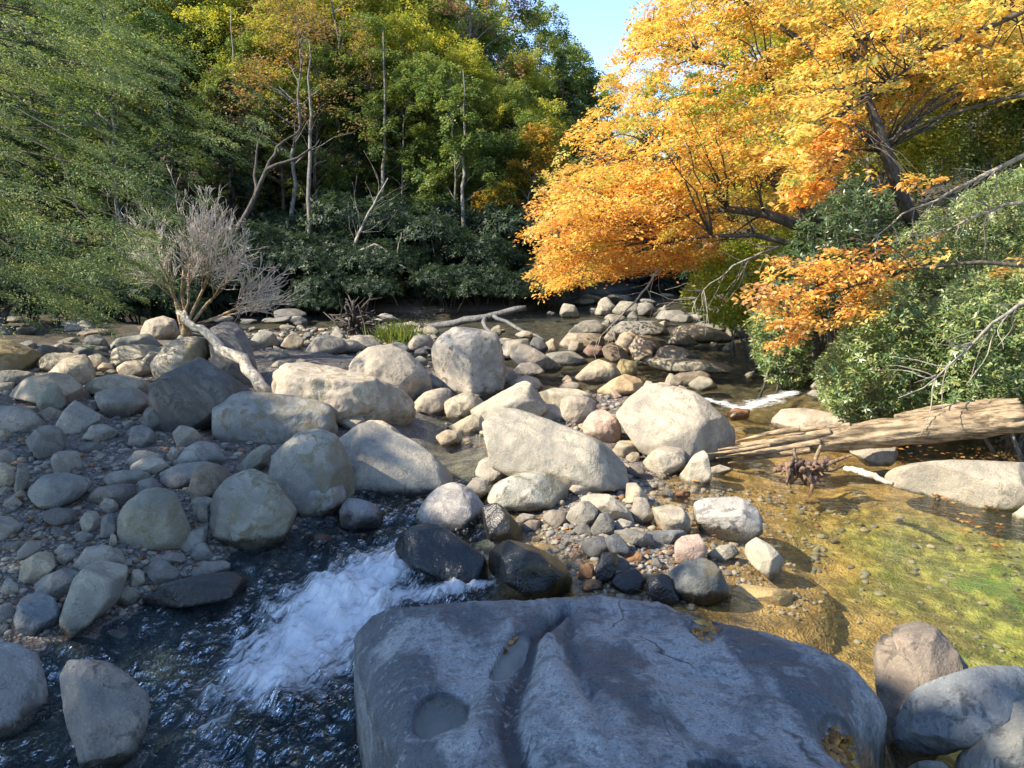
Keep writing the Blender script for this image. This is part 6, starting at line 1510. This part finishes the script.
fill_flat([(560, 318), (590, 292), (700, 290), (745, 318), (660, 326)], 10, (6, 14), ['grey', 'blue', 'slate'], 'flat shaded rock in the far rapids under the beech', 'flat rocks in the far rapids', 623)

def pebbles():
    r = np.random.default_rng(71); Vs, Fs, cs, nv = [], [], [], 0
    D, F = ico(2)
    zones = [([(-30, 690), (-30, 470), (100, 440), (230, 470), (310, 540), (140, 630), (40, 660)], 3000, (1.0, 4.6)), ([(-20, 470), (-20, 350), (240, 380), (340, 440), (230, 480)], 1400, (1.0, 4.6)), ([(490, 510), (560, 480), (720, 480), (760, 560), (690, 610), (590, 610), (540, 560)], 1700, (1.0, 5.0)),
             ([(430, 430), (520, 385), (640, 395), (700, 450), (640, 480), (480, 450)], 700, (1, 4.5)), ([(700, 480), (860, 500), (800, 620), (700, 600)], 500, (1.2, 4)), ([(790, 500), (900, 500), (1030, 530), (1030, 670), (960, 650), (880, 660), (760, 600)], 150, (1.2, 5)), ([(200, 345), (430, 330), (440, 370), (250, 350)], 900, (1, 4.5))]
    for poly, n, pr in zones:
        q = in_poly(poly, n, r); p = at_z(q[:, 0], q[:, 1], .1)
        for _ in range(5):
            z = ground_z(p[:, 0], p[:, 1]); p = at_z(q[:, 0], q[:, 1], z)
        z = ground_z(p[:, 0], p[:, 1]); wz = water_z(p[:, 0], p[:, 1]); d = (p - CAM) @ FWD; rad = (pr[0] + (pr[1] - pr[0]) * r.random(n) ** 2.5) * d / FPX
        for k in range(n):
            sc = rad[k] * np.array([1, .7 + .3 * r.random(), .4 + .3 * r.random()]); th = r.random() * 6.28; c, s = math.cos(th), math.sin(th)
            V = D * sc * (1 + .12 * np.sin(D[:, :1] * 3 + k) + .1 * np.cos(D[:, 1:2] * 4 + 2 * k)); V = np.stack([V[:, 0] * c - V[:, 1] * s, V[:, 0] * s + V[:, 1] * c, V[:, 2]], 1)
            Vs.append(V + [p[k, 0], p[k, 1], (max(z[k], wz[k] - sc[2] * .6) if p[k, 1] > 17 else z[k]) + sc[2] * .3]); Fs.append(F + nv); nv += len(D)
            t = np.array(TINT[['grey', 'slate', 'tan', 'brown', 'blue', 'pale', 'rust'][r.choice(7, p=[.28, .2, .14, .12, .12, .1, .04])]]) * (1 + r.normal(0, .12)); cs.append(np.tile(np.clip(t, .02, .7), (len(D), 1)))
    V = np.concatenate(Vs); m = mesh_np('pebbles', V, np.concatenate(Fs))
    c4 = np.concatenate([np.concatenate(cs), np.ones((len(V), 1))], 1); a = m.attributes.new('lc', 'FLOAT_COLOR', 'POINT'); a.data.foreach_set('color', c4.astype(np.float32).ravel())
    mt = bpy.data.materials.new('pebble'); nt = NT(mt); pos = nt.n('ShaderNodeNewGeometry').outputs['Position']; nn = nt.noise(pos, 70, 2)
    nt.out(nt.n('ShaderNodeBsdfPrincipled', i_Base_Color=nt.mix(nn, nt.mix(1.0, attr(nt, 'lc', out='Color'), (.7, .7, .7), 'MULTIPLY'), attr(nt, 'lc', out='Color')), i_Roughness=.75)); m.materials.append(mt)
    tag(link('pebbles', m), 'loose gravel and pebbles spread between the boulders', 'pebbles', kind='stuff')
pebbles()

def fallen_leaves():
    r = np.random.default_rng(73)
    zones = [([(-30, 660), (-30, 450), (150, 470), (240, 540), (120, 612)], 330), ([(430, 400), (560, 390), (700, 430), (720, 560), (640, 600), (560, 560)], 320), ([(760, 350), (830, 400), (1020, 430), (1020, 400), (850, 380), (790, 340)], 420), ([(-20, 350), (240, 350), (340, 420), (200, 470)], 300)]
    Ps = []
    for poly, n in zones:
        q = in_poly(poly, n, r); p = at_z(q[:, 0], q[:, 1], .1)
        for _ in range(5): p = at_z(q[:, 0], q[:, 1], np.maximum(ground_z(p[:, 0], p[:, 1]), water_z(p[:, 0], p[:, 1])))
        p[:, 2] = np.maximum(ground_z(p[:, 0], p[:, 1]), water_z(p[:, 0], p[:, 1]) + .01) + .018; Ps.append(p)
    P = np.concatenate(Ps); n = len(P); th = r.random(n) * 6.28
    A = np.stack([np.cos(th), np.sin(th), r.normal(0, .15, n)], 1); N = r.normal(0, .25, (n, 3)) + [0, 0, 1]
    col = pick([(.34, .16, .05), (.25, .11, .05), (.45, .24, .07), (.18, .10, .06), (.5, .3, .1)], n, r)
    tag(link('fallen_leaves', leaf_mesh('fallen_leaves', P, A, N, .07 * (.7 + .6 * r.random(n)), .042, col, LEAFA)), 'brown and orange fallen leaves scattered over the gravel', 'leaves', kind='stuff')
    labs = {2: 'amber leaves lying in the small shallow pothole at the top of the foreground slab', 3: 'wet amber leaves filling the pothole by the brown ribbed rock', 4: 'brown leaves in the dark pothole at the bottom edge of the foreground slab', 1: 'thin line of leaves at the rim of the narrow pothole puddle'}
    for k, lab in labs.items():
        q, a, b, an, dep = POTS[k]; n = {2: 40, 3: 190, 4: 60, 1: 9}[k]
        rad = np.sqrt(r.random(n)) * .86; ph = r.random(n) * 6.28
        if k == 1: rad = .85 + .1 * r.random(n); ph = 2.2 + .8 * r.random(n)
        ex, ey = rad * a * np.cos(ph), rad * b * np.sin(ph); x = q[0] + ex * math.cos(an) - ey * math.sin(an); y = q[1] + ex * math.sin(an) + ey * math.cos(an)
        z = slab_z(x, y) + .006 + .02 * r.random(n); th = r.random(n) * 6.28
        A = np.stack([np.cos(th), np.sin(th), r.normal(0, .12, n)], 1); N = r.normal(0, .3, (n, 3)) + [0, 0, 1]
        col = pick([(.50, .27, .05), (.42, .19, .035), (.58, .36, .09), (.30, .14, .04), (.22, .12, .06)], n, r)
        c = np.array([q[0], q[1], q[2]]); tag(link('fallen_leaves', leaf_mesh('fallen_leaves', np.stack([x, y, z], 1) - c, A, N, .062 * (.7 + .6 * r.random(n)), .036, col, LEAFG), loc=c), lab, 'leaves', kind='stuff')
fallen_leaves()
# ------------------------------------------------------------------ camera, light, world
cam = bpy.data.cameras.new('camera'); co = bpy.data.objects.new('camera', cam); COL.objects.link(co)
co.location = CAM.tolist(); co.rotation_euler = (math.pi / 2 - PITCH, 0, 0)
cam.sensor_width = 36; cam.lens = FPX / W_IMG * 36; cam.clip_end = 2000; cam.clip_start = .05
SC.camera = co
sl = bpy.data.lights.new('sun', 'SUN'); sl.energy = 3.5; sl.angle = math.radians(.6); sl.color = (1, .89, .71)
so = bpy.data.objects.new('sun', sl); COL.objects.link(so)
so.rotation_euler = Vector(SUN.tolist()).to_track_quat('Z', 'Y').to_euler()
wd = bpy.data.worlds.new('World'); SC.world = wd; wd.use_nodes = True
wt = wd.node_tree; bg = wt.nodes['Background']
sky = wt.nodes.new('ShaderNodeTexSky'); sky.sky_type = 'NISHITA'; sky.sun_disc = False
sky.sun_elevation = math.asin(SUN[2]); sky.sun_rotation = math.atan2(SUN[0], SUN[1]) % (2 * math.pi)
sky.air_density = .65; sky.dust_density = .05; sky.ozone_density = .8
wt.links.new(sky.outputs[0], bg.inputs[0]); bg.inputs[1].default_value = .15
SC.view_settings.view_transform = 'Standard'; SC.view_settings.look = 'None'; SC.view_settings.exposure = 1.72; SC.view_settings.gamma = 1
SC.view_settings.use_curve_mapping = False
SC.cycles.use_denoising = True
SC.cycles.max_bounces = 8; SC.cycles.transparent_max_bounces = 12; SC.cycles.diffuse_bounces = 3; SC.cycles.glossy_bounces = 3
SC.cycles.caustics_reflective = False; SC.cycles.caustics_refractive = False
